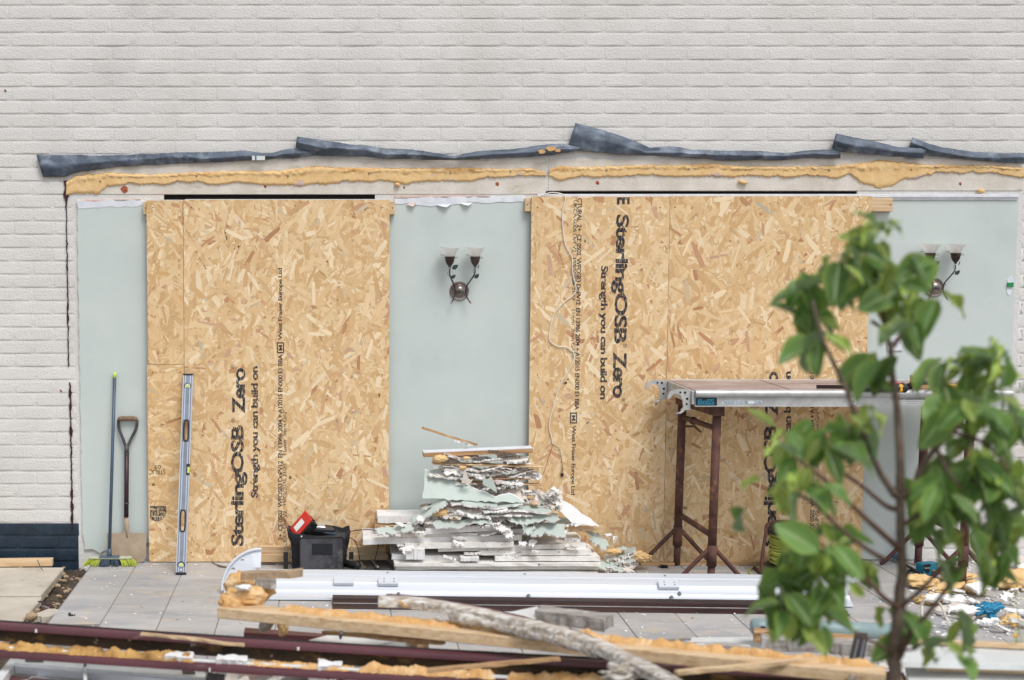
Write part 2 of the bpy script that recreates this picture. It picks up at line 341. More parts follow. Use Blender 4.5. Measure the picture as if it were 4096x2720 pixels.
    def slab(s, L, W, T, M, seed, jag=.02, warp=.006, nx=10, ny=5, mats=(0, 1, 2), curl=0.0):
        r = random.Random(seed); P = []; top = []
        def jg(n_, o_): return [max(0, jag * (.5 + 1.1 * noise.noise(Vector((i_ * .31, seed * 1.9, o_))) + .45 * noise.noise(Vector((i_ * .9, seed, o_))) + r.uniform(-.12, .12))) for i_ in range(n_ + 1)]
        jl = jg(ny, 0); jr = jg(ny, 3)
        jb = jg(nx, 6); jt = jg(nx, 9)
        for i in range(nx + 1):
            for j in range(ny + 1):
                a, b_ = i / nx, j / ny
                x = -L / 2 + jl[j] + (L - jl[j] - jr[j]) * a; y = -W / 2 + jb[i] + (W - jb[i] - jt[i]) * b_
                z = warp * noise.noise(Vector((x * 6, y * 6, seed * 3.7))) * 2 + curl * ((a - .5) * 2) ** 2
                top.append((x, y, z))
        n = len(top); r2 = random.Random(seed + 9)
        P = [M @ Vector((x, y, z + T / 2)) for x, y, z in top] + [M @ Vector((x + r2.uniform(-1, 1) * min(.3 * T, .0035), y + r2.uniform(-1, 1) * min(.3 * T, .0035), z - T / 2)) for x, y, z in top]
        o = len(s.v); s.v += [tuple(p) for p in P]
        J = ny + 1
        def q(f, m): s.f.append(tuple(o + i for i in f)); s.m.append(m)
        for i in range(nx):
            for j in range(ny):
                a = i * J + j; q((a, a + J, a + J + 1, a + 1), mats[0]); q((n + a, n + a + 1, n + a + J + 1, n + a + J), mats[2])
        for i in range(nx):
            a = i * J; q((a, n + a, n + a + J, a + J), mats[1]); a += ny; q((a, a + J, n + a + J, n + a), mats[1])
        for j in range(ny):
            a = j; q((a, a + 1, n + a + 1, n + a), mats[1]); a = nx * J + j; q((a, n + a, n + a + 1, a + 1), mats[1])
        return s
    def lump(s, c, r, seed, amp=.35, fr=1.6, sub=3, M=None):
        if sub == 3 and max(r) > .035: sub = 4
        bm = bmesh.new(); bmesh.ops.create_icosphere(bm, subdivisions=sub, radius=1.0); c = Vector(c); P = []
        for v in bm.verts:
            p = v.co.copy(); d = 1 + amp * (abs(noise.noise(p * fr + Vector((seed * 1.7, 0, seed)))) * 1.6 - .4) + amp * .4 * noise.noise(p * fr * 3.1 + Vector((0, seed, 3))) + amp * .16 * noise.noise(p * fr * 6.3 + Vector((2, seed, 3))) + amp * .07 * noise.noise(p * fr * 15 + Vector((2, seed, 9)))
            p = Vector((p.x * r[0], p.y * r[1], p.z * r[2])) * d
            if M is not None: p = M @ p
            P.append(c + p)
        F = [tuple(v.index for v in f.verts) for f in bm.faces]; bm.free()
        return s.add(P, F)
    def loft(s, secs, n=28, cap0=True, cap1=True):
        P = []; F = []
        for (cx, cy, z, rx, ry, e) in secs:
            for j in range(n):
                a = 2 * math.pi * j / n; ca, sa = math.cos(a), math.sin(a)
                P.append((cx + rx * math.copysign(abs(ca) ** (2 / e), ca), cy + ry * math.copysign(abs(sa) ** (2 / e), sa), z))
        for i in range(len(secs) - 1):
            for j in range(n): a = i * n + j; b_ = i * n + (j + 1) % n; F.append((a, b_, b_ + n, a + n))
        if cap0: F.append(tuple(range(n - 1, -1, -1)))
        if cap1: F.append(tuple(range((len(secs) - 1) * n, len(secs) * n)))
        return s.add(P, F)

def mesh(name, mb, mats, smooth=False, recentre=True):
    o = Vector((0, 0, 0))
    if recentre and mb.v:
        xs = [p[0] for p in mb.v]; ys = [p[1] for p in mb.v]; zs = [p[2] for p in mb.v]
        o = Vector(((min(xs) + max(xs)) / 2, (min(ys) + max(ys)) / 2, min(zs)))
    me = bpy.data.meshes.new(name)
    me.from_pydata([(p[0] - o.x, p[1] - o.y, p[2] - o.z) for p in mb.v], [], mb.f)
    for m in ([mats] if isinstance(mats, str) else mats): me.materials.append(MATS[m])
    me.polygons.foreach_set('material_index', mb.m)
    if smooth: me.polygons.foreach_set('use_smooth', [True] * len(me.polygons))
    if smooth == 'auto':
        me.set_sharp_from_angle(angle=R(40))
    me.update()
    bm = bmesh.new(); bm.from_mesh(me); bmesh.ops.recalc_face_normals(bm, faces=bm.faces); bm.to_mesh(me); bm.free()
    return me, o
def link(name, data, loc, parent=None, label=None, cat=None, group=None, kind=None):
    o = bpy.data.objects.new(name, data); COL.objects.link(o)
    if parent is not None: o.parent = parent; o.location = Vector(loc) - WL[parent]
    else: o.location = loc
    WL[o] = Vector(loc)
    if label: o['label'] = label
    if cat: o['category'] = cat
    if group: o['group'] = group
    if kind: o['kind'] = kind
    return o
WL = {}
def thing(name, loc, label, cat, group=None): return link(name, None, loc, None, label, cat, group)
def part(name, mb, mats, parent=None, smooth=False, label=None, cat=None, group=None, kind=None):
    me, o = mesh(name, mb, mats, smooth); return link(name, me, o, parent, label, cat, group, kind)
def rot(x=0, y=0, z=0): return Euler((x, y, z)).to_matrix().to_4x4()
def T(p): return Matrix.Translation(Vector(p))
def lerp(P, t):
    if t <= P[0][0]: return P[0][1]
    for (a, x), (b_, y) in zip(P, P[1:]):
        if t <= b_: return x + (y - x) * (t - a) / (b_ - a)
    return P[-1][1]
def spline(P, n):
    P = [Vector(p) for p in P]; out = []
    for i in range(len(P) - 1):
        a, b_, c, d = P[max(i - 1, 0)], P[i], P[i + 1], P[min(i + 2, len(P) - 1)]
        for k in range(n):
            t = k / n; out.append(.5 * ((2 * b_) + (c - a) * t + (2 * a - 5 * b_ + 4 * c - d) * t * t + (3 * b_ - a - 3 * c + d) * t ** 3))
    return out + [P[-1]]
def text(body, origin, along, up, length, height, parent, m, bold=0.0, name='printed_text'):
    """flat print: ORIGIN is the lower left corner of the writing, ALONG and UP its directions"""
    cu = bpy.data.curves.new('t', 'FONT'); cu.body = body; cu.offset = bold; cu.resolution_u = 3; cu.space_character = .9
    ob = bpy.data.objects.new('t', cu); COL.objects.link(ob); bpy.context.view_layer.update()
    me = bpy.data.meshes.new_from_object(ob.evaluated_get(bpy.context.evaluated_depsgraph_get()))
    bpy.data.objects.remove(ob); bpy.data.curves.remove(cu)
    xs = [v.co.x for v in me.vertices]; ys = [v.co.y for v in me.vertices]
    x0, y0, sx, sy = min(xs), min(ys), length / (max(xs) - min(xs)), height / (max(ys) - min(ys))
    al, up_ = Vector(along).normalized(), Vector(up).normalized(); og = Vector(origin)
    for v in me.vertices: v.co = al * ((v.co.x - x0) * sx) + up_ * ((v.co.y - y0) * sy)
    me.materials.clear(); me.materials.append(MATS[m]); me.name = name
    return link(name, me, og, parent, kind='stuff')

# ================================================================== STRUCTURE
g = MB(); g.box((-60, -60, -.4), (60, 60, -.075)); part('ground', g, 'soil', kind='structure')
g = MB(); g.box((-1.392, -3.4, -.0745), (5.2, -.0, -.0042)); patio = part('patio', g, 'grout', kind='structure')
rnd = random.Random(4)
TW, TD = .2845, .565
tile_meshes = []
for k in range(5):
    g = MB(); g.box((-TW / 2 + .0022, -TD / 2 + .0032, -.0115), (TW / 2 - .0022, TD / 2 - .0032, 0), bv=.0018); tile_meshes.append(mesh('paving_tile', g, 'tile_stone', recentre=False)[0])
edge_cols = {}
for c in range(-1, 22):
    xc = -1.13 + TW * (c + .5)
    y0 = -.275 + .188 * (c + 1)
    y0 -= TD * math.ceil(y0 / TD)
    for k in range(-1, 6):
        ya, yb = y0 - TD * k, y0 - TD * (k + 1)
        ya2, yb2 = min(ya, -.002), max(yb, -3.3)
        if ya2 - yb2 < .03: continue
        xa, xb = xc - TW / 2, xc + TW / 2
        if c == -1: xa = -1.388
        full = abs(ya2 - ya) < 1e-6 and abs(yb2 - yb) < 1e-6 and c != -1
        if c == -1 and yb < -1.45: continue
        loc = ((xa + xb) / 2, (ya2 + yb2) / 2, rnd.uniform(-.0012, .0008))
        if full: me = rnd.choice(tile_meshes)
        else:
            g = MB(); hx, hy = (xb - xa) / 2, (ya2 - yb2) / 2; g.box((-hx + .0022, -hy + .0032, -.0115), (hx - .0022, hy - .0032, 0), bv=.0018); me = mesh('paving_tile', g, 'tile_stone', recentre=False)[0]
        link('paving_tile', me, loc, patio)
# left: old concrete slabs and soil trench
g = MB(); G = []
for i in range(28):
    row = []
    for j in range(60):
        x = -1.62 + .235 * i / 27; y = .0 - 3.2 * j / 59
        row.append((x, y, -.05 + .016 * noise.noise(Vector((x * 22, y * 22, 0))) + .02 * noise.noise(Vector((x * 7, y * 7, 5))) - .02 * math.sin(math.pi * i / 27)))
    G.append(row)
g.sheet(G, (0, 0, -.06)); part('soil_trench', g, 'soil', smooth=True, kind='structure')
def slabs():
    root = link('slab_pavement', None, (-2.5, -1.5, 0), None, kind='structure')
    g = MB(); g.box((-4.2, -3.4, -.074), (-1.55, -.04, -.05)); part('slab_bed', g, 'soil', root)
    ys = [-.16, -.82, -1.45, -2.1, -2.8, -3.35]; r = random.Random(2)
    for i in range(5):
        xs = [-1.54, -2.14, -2.8, -3.5] if i == 0 else ([-1.53, -1.86 - .06 * i, -2.5, -3.2] if i % 2 else [-1.535, -2.15, -2.8, -3.4])
        for a, b_ in zip(xs, xs[1:]):
            g = MB(); g.box((b_ + .012, ys[i + 1] + .01, -.055), (a, ys[i] - .01, r.uniform(-.012, -.004)), bv=.006); part('concrete_slab', g, 'slab_concrete', root)
slabs()

# ================================================================== HOUSE WALL
wall = thing('house_wall', (1.0, .1, 0), 'cream painted brick house wall with exposed sage plaster below torn flashing', 'wall')
XS = [-3.4, X(655, 787), X(1500, 787), X(2165, 772), X(3430, 772), 5.6]
g = MB(); g.box((-3.4, .085, -.1), (5.6, .3, 4.6))
ZT = 4.6
for i, (a, b_) in enumerate(zip(XS, XS[1:])):
    sl = {1: (Z(799), Z(778)), 3: (Z(779), Z(764))}.get(i)
    if sl: g.box((a, .0024, -.1), (b_, .084, sl[0])); g.box((a, .0024, sl[1]), (b_, .084, ZT))
    else: g.box((a, .0024, -.1), (b_, .084, ZT))
part('mortar_bed', g, 'cream_paint', wall)
zpl = Z(457) + .0762 * math.floor((.245 - Z(457)) / .0762 + .5) - .001
g = MB(); g.box((-3.4, .0019, -.09), (X(262, 1500) + .061, .0023, zpl)); part('plinth_paint', g, 'blue_paint', wall)
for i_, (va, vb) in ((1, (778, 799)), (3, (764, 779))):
    g = MB(); g.box((XS[i_] + .001, .022, Z(vb) + .0005), (XS[i_ + 1] - .001, .083, Z(va) - .0005)); part('slot_shade', g, 'shade_black', wall)  # dark box added in each slot, its colour paints the shade inside
# lintel bands below the flashing
for (u0, u1, vb) in ((292, 2184, 778), (2194, 4090, 764)):
    g = MB(); g.box((X(u0, 700), -.0015, Z(vb - 1)), (X(u1, 700), .0023, Z(636)), bv=.002); part('lintel', g, 'cream_dirty', wall)
# bricks
PW, PH = .2335, .0762
def brick_mesh(wd, ht, seed, m):
    r = random.Random(seed); P = []; F = []; TT = (0, .10, .32, .68, .90, 1); pr = r.choice((r.uniform(.0, .0005), r.uniform(.0002, .0013))); ph = r.uniform(0, 9); tw = r.uniform(-.5, .5)
    def ring(ix, izt, izb, y, lvl):
        x0, x1, z0, z1 = -wd / 2 + ix, wd / 2 - ix, -ht / 2 + izb, ht / 2 - izt; k = .0008
        pts = []
        for e, zz in ((0, z0), (1, z1)):
            for t in (TT if e == 0 else TT[::-1]):
                fade = min(1, t / .16, (1 - t) / .16) if lvl < 2 else 1
                over = pr * max(0, 1 + tw * (t - .5) * 2) * fade * (1 if e == 0 else .1) * (1, 1, .55)[lvl]
                if lvl == 0: over = -.0005 * fade if e == 0 else over * .3
                pts.append((x0 + (x1 - x0) * t + r.uniform(-k, k), y - over + r.uniform(-k, k) * .3, zz + (.003 * (1 - fade) if lvl == 1 and e == 0 else 0) + .0022 * noise.noise(Vector((t * 3 + ph, seed, e * 5))) * (1 if lvl < 2 else .5) + r.uniform(-k, k)))
        return pts
    P += ring(.0, .000, .0, .0025, 0); P += ring(.005, .004, .0014, .0013, 1); P += ring(.022, .016, .012, .0011, 2)
    n = 12
    for a in (0, 12):
        for j in range(n): F.append((a + j, a + (j + 1) % n, a + n + (j + 1) % n, a + n + j))
    b0 = 24
    for j in range(5): F.append((b0 + j, b0 + j + 1, b0 + 10 - j, b0 + 11 - j))
    g = MB(); g.add(P, F); return mesh('brick', g, m, smooth=True, recentre=False)[0]
bm_full = [brick_mesh(PW - .0008, PH - .0040, 10 + i, 'cream_paint') for i in range(22)]
bm_blue = [brick_mesh(PW - .0008, PH - .0050, 40 + i, 'blue_paint') for i in range(4)]
zref = Z(457)
rows = range(int(-zref / PH) - 0, int((4.5 - zref) / PH) + 1)
xl, xr, zt = X(262, 1500), X(4088, 900), Z(628)
cand = []
for k in range(-40, 30):
    zc = zref + PH * (k + .5)
    if zc < .0 or zc > 4.5: continue
    for i in range(-16, 26):
        xc = .03 + PW * i + (PW / 2 if k % 2 else 0) + noise.noise(Vector((k * 3.3, 0, 0))) * .02
        x0, x1 = xc - PW / 2, xc + PW / 2
        if x1 < -3.35 or x0 > 5.55: continue
        if zc < zt:
            if x0 < xl: x1 = min(x1, xl + .062)
            elif x1 > xr: x0 = max(x0, xr)
            elif zc < Z(1640) and x1 > X(3700, 1800): x0 = max(x0, X(3700, 1800))
            else: continue
        if x1 - x0 < .03: continue
        # picture position of the centre
        p = Vector(((x0 + x1) / 2, 0, zc)) - _c; dz = p.dot(_f); u = PX + FPX * p.x / dz; v = PY - FPX * p.dot(_u) / dz
        vis = (-70 < u < 4166) and (-20 < v < 2300)
        hidden = zc < zt and x0 > 3.2
        cand.append((0 if vis and not hidden else 1, k, x0, x1, zc))
cand.sort(key=lambda c: c[0])
rest = MB(); restmats = ['cream_paint', 'blue_paint']
count = 0; br = random.Random(8)
for vis, k, x0, x1, zc in cand:
    blue = zc < .245 and x1 < -1
    full = (x1 - x0) > PW - .01
    loc = ((x0 + x1) / 2, br.uniform(-.0006, .0006), zc)
    if full: me = br.choice(bm_blue if blue else bm_full)
    else: me = brick_mesh(x1 - x0 - .0008, PH - .0045, count, 'blue_paint' if blue else 'cream_paint')
    if vis == 0 and count < 300:
        o = link('brick', me, loc, wall); o.rotation_euler = (0, br.uniform(-.006, .006), br.uniform(-.002, .002)); count += 1
    else:
        rest.add([(v.co.x + loc[0], v.co.y + loc[1], v.co.z + loc[2]) for v in me.vertices], [tuple(p.vertices) for p in me.polygons], 1 if blue else 0)
part('brick', rest, restmats, wall, smooth=True, kind='stuff')
# maroon sealant line down the left and cream reveal
def jag_strip(u_fn, v0, v1, wpx, seed, y0, y1, n=70):
    r = random.Random(seed); L_, Rr = [], []
    for i in range(n + 1):
        v = v0 + (v1 - v0) * i / n; c = u_fn(v) + r.uniform(-2, 2); h = wpx * (.25 + .75 * abs(noise.noise(Vector((v * .02, seed, 0)))) * 2)
        L_.append(at(c - h / 2, v, y0)); Rr.append(at(c + h / 2, v, y0))
    g = MB(); g.sheet([L_, Rr], (0, y1 - y0, 0)); return g
for v0, v1, w_ in ((722, 805, 26), (805, 1465, 9), (1530, 2120, 14)):
    part('sealant', jag_strip(lambda v: 263 + 22 * (v - 720) / 1400 + (4 if v > 1500 else 0), v0, v1, w_, int(v0), -.0075, .003), 'maroon_sealant', wall)
for (u, v, s_) in ((497, 757, 17), (1060, 745, 7), (1990, 737, 9), (2390, 732, 8), (3840, 735, 6), (1615, 748, 4), (20, 361, 4), (242, 1562, 4)):
    g = MB(); r = random.Random(u); g.prism([at(u + s_ * r.uniform(.7, 1.2) * math.cos(a), v + s_ * r.uniform(.7, 1.2) * math.sin(a), -.0022) for a in [i * math.pi / 4 for i in range(8)]], (0, .004, 0)); part('brick_spall', g, 'brick_red', wall)
    g = MB(); g.prism([at(u + 3 + 2.6 * math.cos(a), v + 4 + 2.6 * math.sin(a), -.0032) for a in [i * math.pi / 4 for i in range(8)]], (0, .002, 0)); part('screw_hole', g, 'hole_dark', wall)
# plaster panels (sage green) with ragged edges
def ragged(poly, seed, amp, step=22):
    r = random.Random(seed); out = []
    for i, (u, v) in enumerate(poly):
        u2, v2 = poly[(i + 1) % len(poly)]; d = math.hypot(u2 - u, v2 - v); k = max(1, int(d / step))
        for j in range(k):
            t = j / k; out.append((u + (u2 - u) * t + r.uniform(-amp, amp), v + (v2 - v) * t + r.uniform(-amp, amp)))
    return out
def panel(poly, seed, amp, y, th, m, name='plaster_panel', label=None, par=wall):
    g = MB(); g.prism([at(u, v, y) for u, v in ragged(poly, seed, amp)], (0, th, 0)); return part(name, g, m, par, label=label)
YP = -.013
panel([(308, 812), (600, 806), (600, 2170), (560, 2180), (470, 2205), (432, 2196), (400, 2212), (372, 2196), (340, 2198), (330, 2120)], 1, 2, YP, .0165, 'teal_plaster')
panel([(1548, 812), (2135, 806), (2130, 2246), (1540, 2246)], 2, 2, YP, .0165, 'teal_plaster')
panel([(3460, 800), (4074, 800), (4040, 1640), (3692, 1645), (3680, 2236), (3420, 2236)], 3, 2, YP, .0165, 'teal_plaster')
panel([(308, 806), (570, 800), (570, 822), (520, 830), (420, 826), (310, 838)], 4, 4, YP - .002, .0185, 'white_paint', 'paint_flake')
panel([(1578, 792), (2105, 786), (2100, 806), (1985, 812), (1900, 808), (1725, 824), (1660, 815), (1580, 812)], 5, 4, YP - .003, .0195, 'white_paint', 'paint_flake')
panel([(320, 800), (560, 794), (560, 799), (320, 806)], 6, 2, -.006, .009, 'pink_plaster', 'paint_flake')
panel([(1580, 784), (1900, 781), (1960, 786), (1580, 791)], 7, 2, -.006, .009, 'pink_plaster', 'paint_flake')
for k, (u, v, a) in enumerate(((1625, 815, 40), (1745, 818, 60), (1840, 812, 50))):
    g = MB(); g.prism([at(u, v, YP - .006), at(u + a, v - 2, YP - .006), at(u + a * .7, v + 11, YP - .024), at(u + a * .3, v + 7, YP - .018)], (0, -.0012, 0)); part('paint_curl', g, 'pink_plaster' if k == 0 else 'white_paint', wall)
g = MB(); g.box((X(2150, 782, -.03), -.03, Z(790, -.03)), (X(4078, 782, -.03), -.0135, Z(776, -.03)), bv=.002); part('white_trim', g, 'white_paint', wall)
g = MB(); g.box((X(3560, 792, -.03), -.022, Z(799, -.03)), (X(4076, 795, -.03), -.0136, Z(790.5, -.03)), bv=.002); part('white_trim', g, 'white_paint', wall)
g = MB(); g.box((X(740, 795, -.03), -.03, Z(800, -.03)), (X(1555, 795, -.03), -.0135, Z(796.5, -.03))); part('white_trim', g, 'white_paint', wall)
# damaged spot at the right with a green plug
g = MB(); g.prism([at(u, v, YP - .001) for u, v in ragged([(4028, 1118), (4050, 1100), (4056, 1140), (4036, 1186), (4026, 1170)], 3, 3, 9)], (0, -.0015, 0)); part('plaster_chip', g, 'white_paint', wall)
g = MB(); g.box((X(4030, 1130, -.02), -.024, Z(1148, -.02)), (X(4054, 1130, -.02), -.0146, Z(1130, -.02))); part('wall_plug', g, 'green_plastic', wall)
# bottom of left reveal, dirty rubble foot
for k, (u, v, a) in enumerate(((335, 2195, 14), (350, 2215, 10), (322, 2205, 11), (300, 2225, 14), (268, 2232, 16), (365, 2228, 8))):
    g = MB(); p = gr(u, v + 15, -.02); g.lump(p, (a / 650, a / 700, a / 620), k, sub=2); part('rubble_stone', g, 'gypsum' if k % 2 else 'stone_rubble', None, label=['pale mortar lump at the foot of the narrow sage plaster strip', 'tan mortar chip left of the broom head', 'cream mortar lump below the end of the blue plinth', 'tan stone in the gap by the blue plinth', 'flat pale stone against the dark blue plinth', 'tiny tan chip touching the broom bristles'][k], cat='stone', group='mortar lumps by the blue plinth')

# ================================================================== FLASHING
def flashing(top, bot, label, seed, out=.03, sticker=False, base=-.004):
    u0, u1 = top[0][0], top[-1][0]; n = max(24, int((u1 - u0) / 14)); m = 13; G = []
    b0, b1 = bot[0][0], bot[-1][0]
    for i in range(n + 1):
        t = i / n; ut = u0 + (u1 - u0) * t; ub = b0 + (b1 - b0) * t; vt, vb = lerp(top, ut), lerp(bot, ub); row = []
        for j in range(m):
            s_ = j / (m - 1); u, v = ut + (ub - ut) * s_, vt + (vb - vt) * s_
            s0 = .52 + .26 * noise.noise(Vector((u * .004, seed, 1)))
            bulge = .25 + .75 * s_ / s0 if s_ < s0 else 1 - .75 * (s_ - s0) / (1 - s0)
            y = base - out * bulge * (1 + .5 * noise.noise(Vector((u * .006, seed, s_)))) - .009 * noise.noise(Vector((u * .018, v * .03, seed))) - .004 * noise.noise(Vector((u * .06, v * .07, seed + 3))) - .008
            v += (4.0 * noise.noise(Vector((u * .012, seed * 2.1, 0))) + 2.2 * noise.noise(Vector((u * .05, seed * 2.1, s_)))) * (1 if 6 < i < n - 4 else .2)
            row.append(at(u, v, y))
        G.append(row)
    g = MB(); g.sheet(G, (0, .0025, 0))
    o = part('lead_flashing', g, 'lead', smooth=True, label=label, cat='flashing', group='strips of torn lead flashing along the wall')
    return o
fl = flashing([(145, 619), (300, 620), (460, 622), (560, 616), (800, 608), (980, 603), (1090, 612), (1160, 594), (1260, 588)],
         [(172, 708), (255, 707), (310, 688), (420, 672), (560, 660), (700, 655), (850, 648), (980, 642), (1080, 636), (1170, 632), (1262, 620)],
         'long leftmost lead strip with a square flared end and small sticker', 1, .022)
g = MB(); g.prism([at(1008, 623, -.046), at(1060, 624, -.046), at(1060, 640, -.044), at(1008, 641, -.044)], (0, .001, 0)); part('sticker', g, 'label_white', fl)
g = MB(); g.prism([at(1020, 623, -.0472), at(1026, 623, -.0472), at(1026, 640, -.0452), at(1020, 640, -.0452)], (0, .0008, 0)); part('sticker_stripe', g, 'teal_card', fl)
fl2 = flashing([(1188, 546), (1300, 562), (1400, 578), (1560, 592), (1700, 604), (1820, 622), (1900, 606), (2060, 596), (2160, 580), (2240, 576), (2322, 584)],
         [(1182, 590), (1270, 622), (1400, 626), (1560, 634), (1700, 638), (1840, 640), (1960, 636), (2080, 630), (2200, 622), (2322, 603)],
         'second lead strip from the left, kinked up at its end and stained orange', 2, .03, base=-.010)
for u, v, a, b_ in ((2165, 606, 16, 9), (2205, 594, 22, 11), (2232, 602, 12, 6)):
    r = random.Random(u); g = MB(); g.prism([at(u + a * r.uniform(.6, 1.2) * math.cos(t), v + b_ * r.uniform(.6, 1.2) * math.sin(t), -.056) for t in [i * math.pi / 6 for i in range(12)]], (0, .006, 0)); part('foam_smear', g, 'foam_orange', fl2)
flashing([(2302, 492), (2400, 516), (2500, 548), (2600, 590), (2690, 585), (2780, 600), (2900, 600), (3050, 606), (3150, 612), (3240, 602), (3362, 596)],
         [(2274, 578), (2330, 604), (2450, 615), (2560, 622), (2680, 628), (2800, 636), (2940, 642), (3080, 642), (3200, 636), (3280, 634), (3362, 633)],
         'lead strip with the tall dark flap standing highest near the middle', 3, .034, base=-.008)
flashing([(3344, 533), (3420, 550), (3520, 570), (3600, 590), (3650, 590), (3710, 590)],
         [(3328, 592), (3370, 608), (3450, 616), (3540, 624), (3620, 630), (3692, 634)],
         'short pale grey lead strip overlapping the long dark one', 4, .03, base=-.016)
flashing([(3650, 550), (3720, 576), (3800, 592), (3900, 608), (4000, 612), (4110, 612)],
         [(3636, 590), (3720, 622), (3840, 634), (3950, 648), (4040, 650), (4110, 656)],
         'rightmost lead strip running out of the picture', 5, .03, base=-.006)
# ================================================================== FOAM LINE on the wall
def foam_line(top, bot, label, seed):
    u0, u1 = top[0][0], top[-1][0]; n = int((u1 - u0) / 5); SS = [0, .04, .12, .22, .30, .36, .5, .65, .8, .9, .96, 1]; m = len(SS); G = []
    for i in range(n + 1):
        u = u0 + (u1 - u0) * i / n; vt, vb = lerp(top, u), lerp(bot, u)
        vt += 6 * noise.noise(Vector((u * .05, seed, 0))) + 6 * noise.noise(Vector((u * .2, seed, 2)))
        vb += 7 * noise.noise(Vector((u * .022, seed, 5))) - 11 * abs(noise.noise(Vector((u * .05, seed, 9)))) + 4 * abs(noise.noise(Vector((u * .13, seed, 4)))) + 4
        row = []
        for s_ in SS:
            v = vt + (vb - vt) * s_
            y = -.001 - .010 * min(1, 9 * s_, 12 * (1 - s_)) - .0016 * noise.noise(Vector((u * .015, v * .03, seed))) * min(1, 6 * s_, 6 * (1 - s_)) - .0022 * noise.noise(Vector((u * .11, v * .13, seed)))
            if s_ < .34: y -= .012 * abs(noise.noise(Vector((u * .03, v * .1, 7)))) * min(1, s_ * 9) + .004 * noise.noise(Vector((u * .16, v * .2, 3)))
            row.append(at(u, v, y))
        G.append(row)
    g = MB(); g.sheet(G, (0, .004, 0))
    for k, f in enumerate(g.f):
        c = Vector(g.v[f[0]]); t_ = (k // 2) % (m - 1)
        if k < 2 * n * (m - 1) and t_ < 4 and noise.noise(Vector((c.x * 3.5, seed, 0))) + .4 * noise.noise(Vector((c.x * 22, t_, 0))) > .02 + .07 * t_: g.m[k] = 1
        elif k < 2 * n * (m - 1) and t_ < 1: g.m[k] = 3
        elif k < 2 * n * (m - 1) and noise.noise(Vector((c.x * 8, c.z * 20, seed + 4))) > .52: g.m[k] = 2
    fb = part('foam_bead', g, ['foam', 'foam_orange', 'pink_plaster', 'foam_aged'], smooth=True, label=label, cat='foam', group='lines of expanding foam stuck to the wall')
    r = random.Random(seed)
    for u in range(int(u0) + 180, int(u1), 330):
        u += r.randint(-60, 60); g = MB(); g.lathe([(.005, 0), (.004, .003), (0, .004)], at(u, (lerp(top, u) + lerp(bot, u)) / 2 - 4, -.013), 8, 'y'); part('nail_head', g, 'steel_tool', fb)
foam_line([(264, 728), (300, 704), (350, 696), (440, 690), (600, 698), (760, 690), (900, 684), (1000, 684), (1120, 682), (1250, 664), (1320, 668), (1500, 672), (1700, 672), (1850, 670), (2000, 676), (2120, 672), (2186, 690)],
          [(264, 780), (300, 770), (390, 775), (430, 745), (520, 733), (660, 736), (740, 722), (880, 738), (960, 725), (1060, 738), (1200, 740), (1310, 733), (1400, 725), (1560, 722), (1620, 735), (1720, 722), (1850, 724), (1950, 710), (2100, 700), (2186, 700)],
          'long line of yellow foam on the left half of the wall', 1)
foam_line([(2196, 680), (2230, 664), (2330, 668), (2420, 664), (2560, 660), (2700, 660), (2860, 654), (2950, 664), (3150, 666), (3300, 664), (3450, 652), (3520, 638), (3620, 648), (3720, 660), (3860, 660), (4000, 662), (4096, 672)],
          [(2196, 702), (2228, 720), (2320, 705), (2420, 708), (2560, 698), (2720, 704), (2930, 706), (3000, 700), (3150, 708), (3230, 698), (3350, 712), (3400, 690), (3440, 730), (3520, 752), (3560, 742), (3620, 716), (3720, 702), (3740, 684), (3860, 690), (3960, 686), (4060, 705), (4110, 715)],
          'line of yellow foam with the big sagging bulge, right half of wall', 2)
for i, (u, v, a) in enumerate(((2970, 728, 20), (3925, 765, 16), (1590, 738, 12))):
    g = MB(); g.lump(at(u, v, -.014), (a / 690, .012, .012), 3 + i, sub=2, M=rot(0, .25, 0)); part('foam_crumb', g, 'foam', smooth=True, label=['small foam scrap stuck below the right foam line, mid board', 'small foam scrap stuck above the right sage panel', 'foam drip below the left foam line'][i], cat='foam', group='loose foam crumbs on the wall')

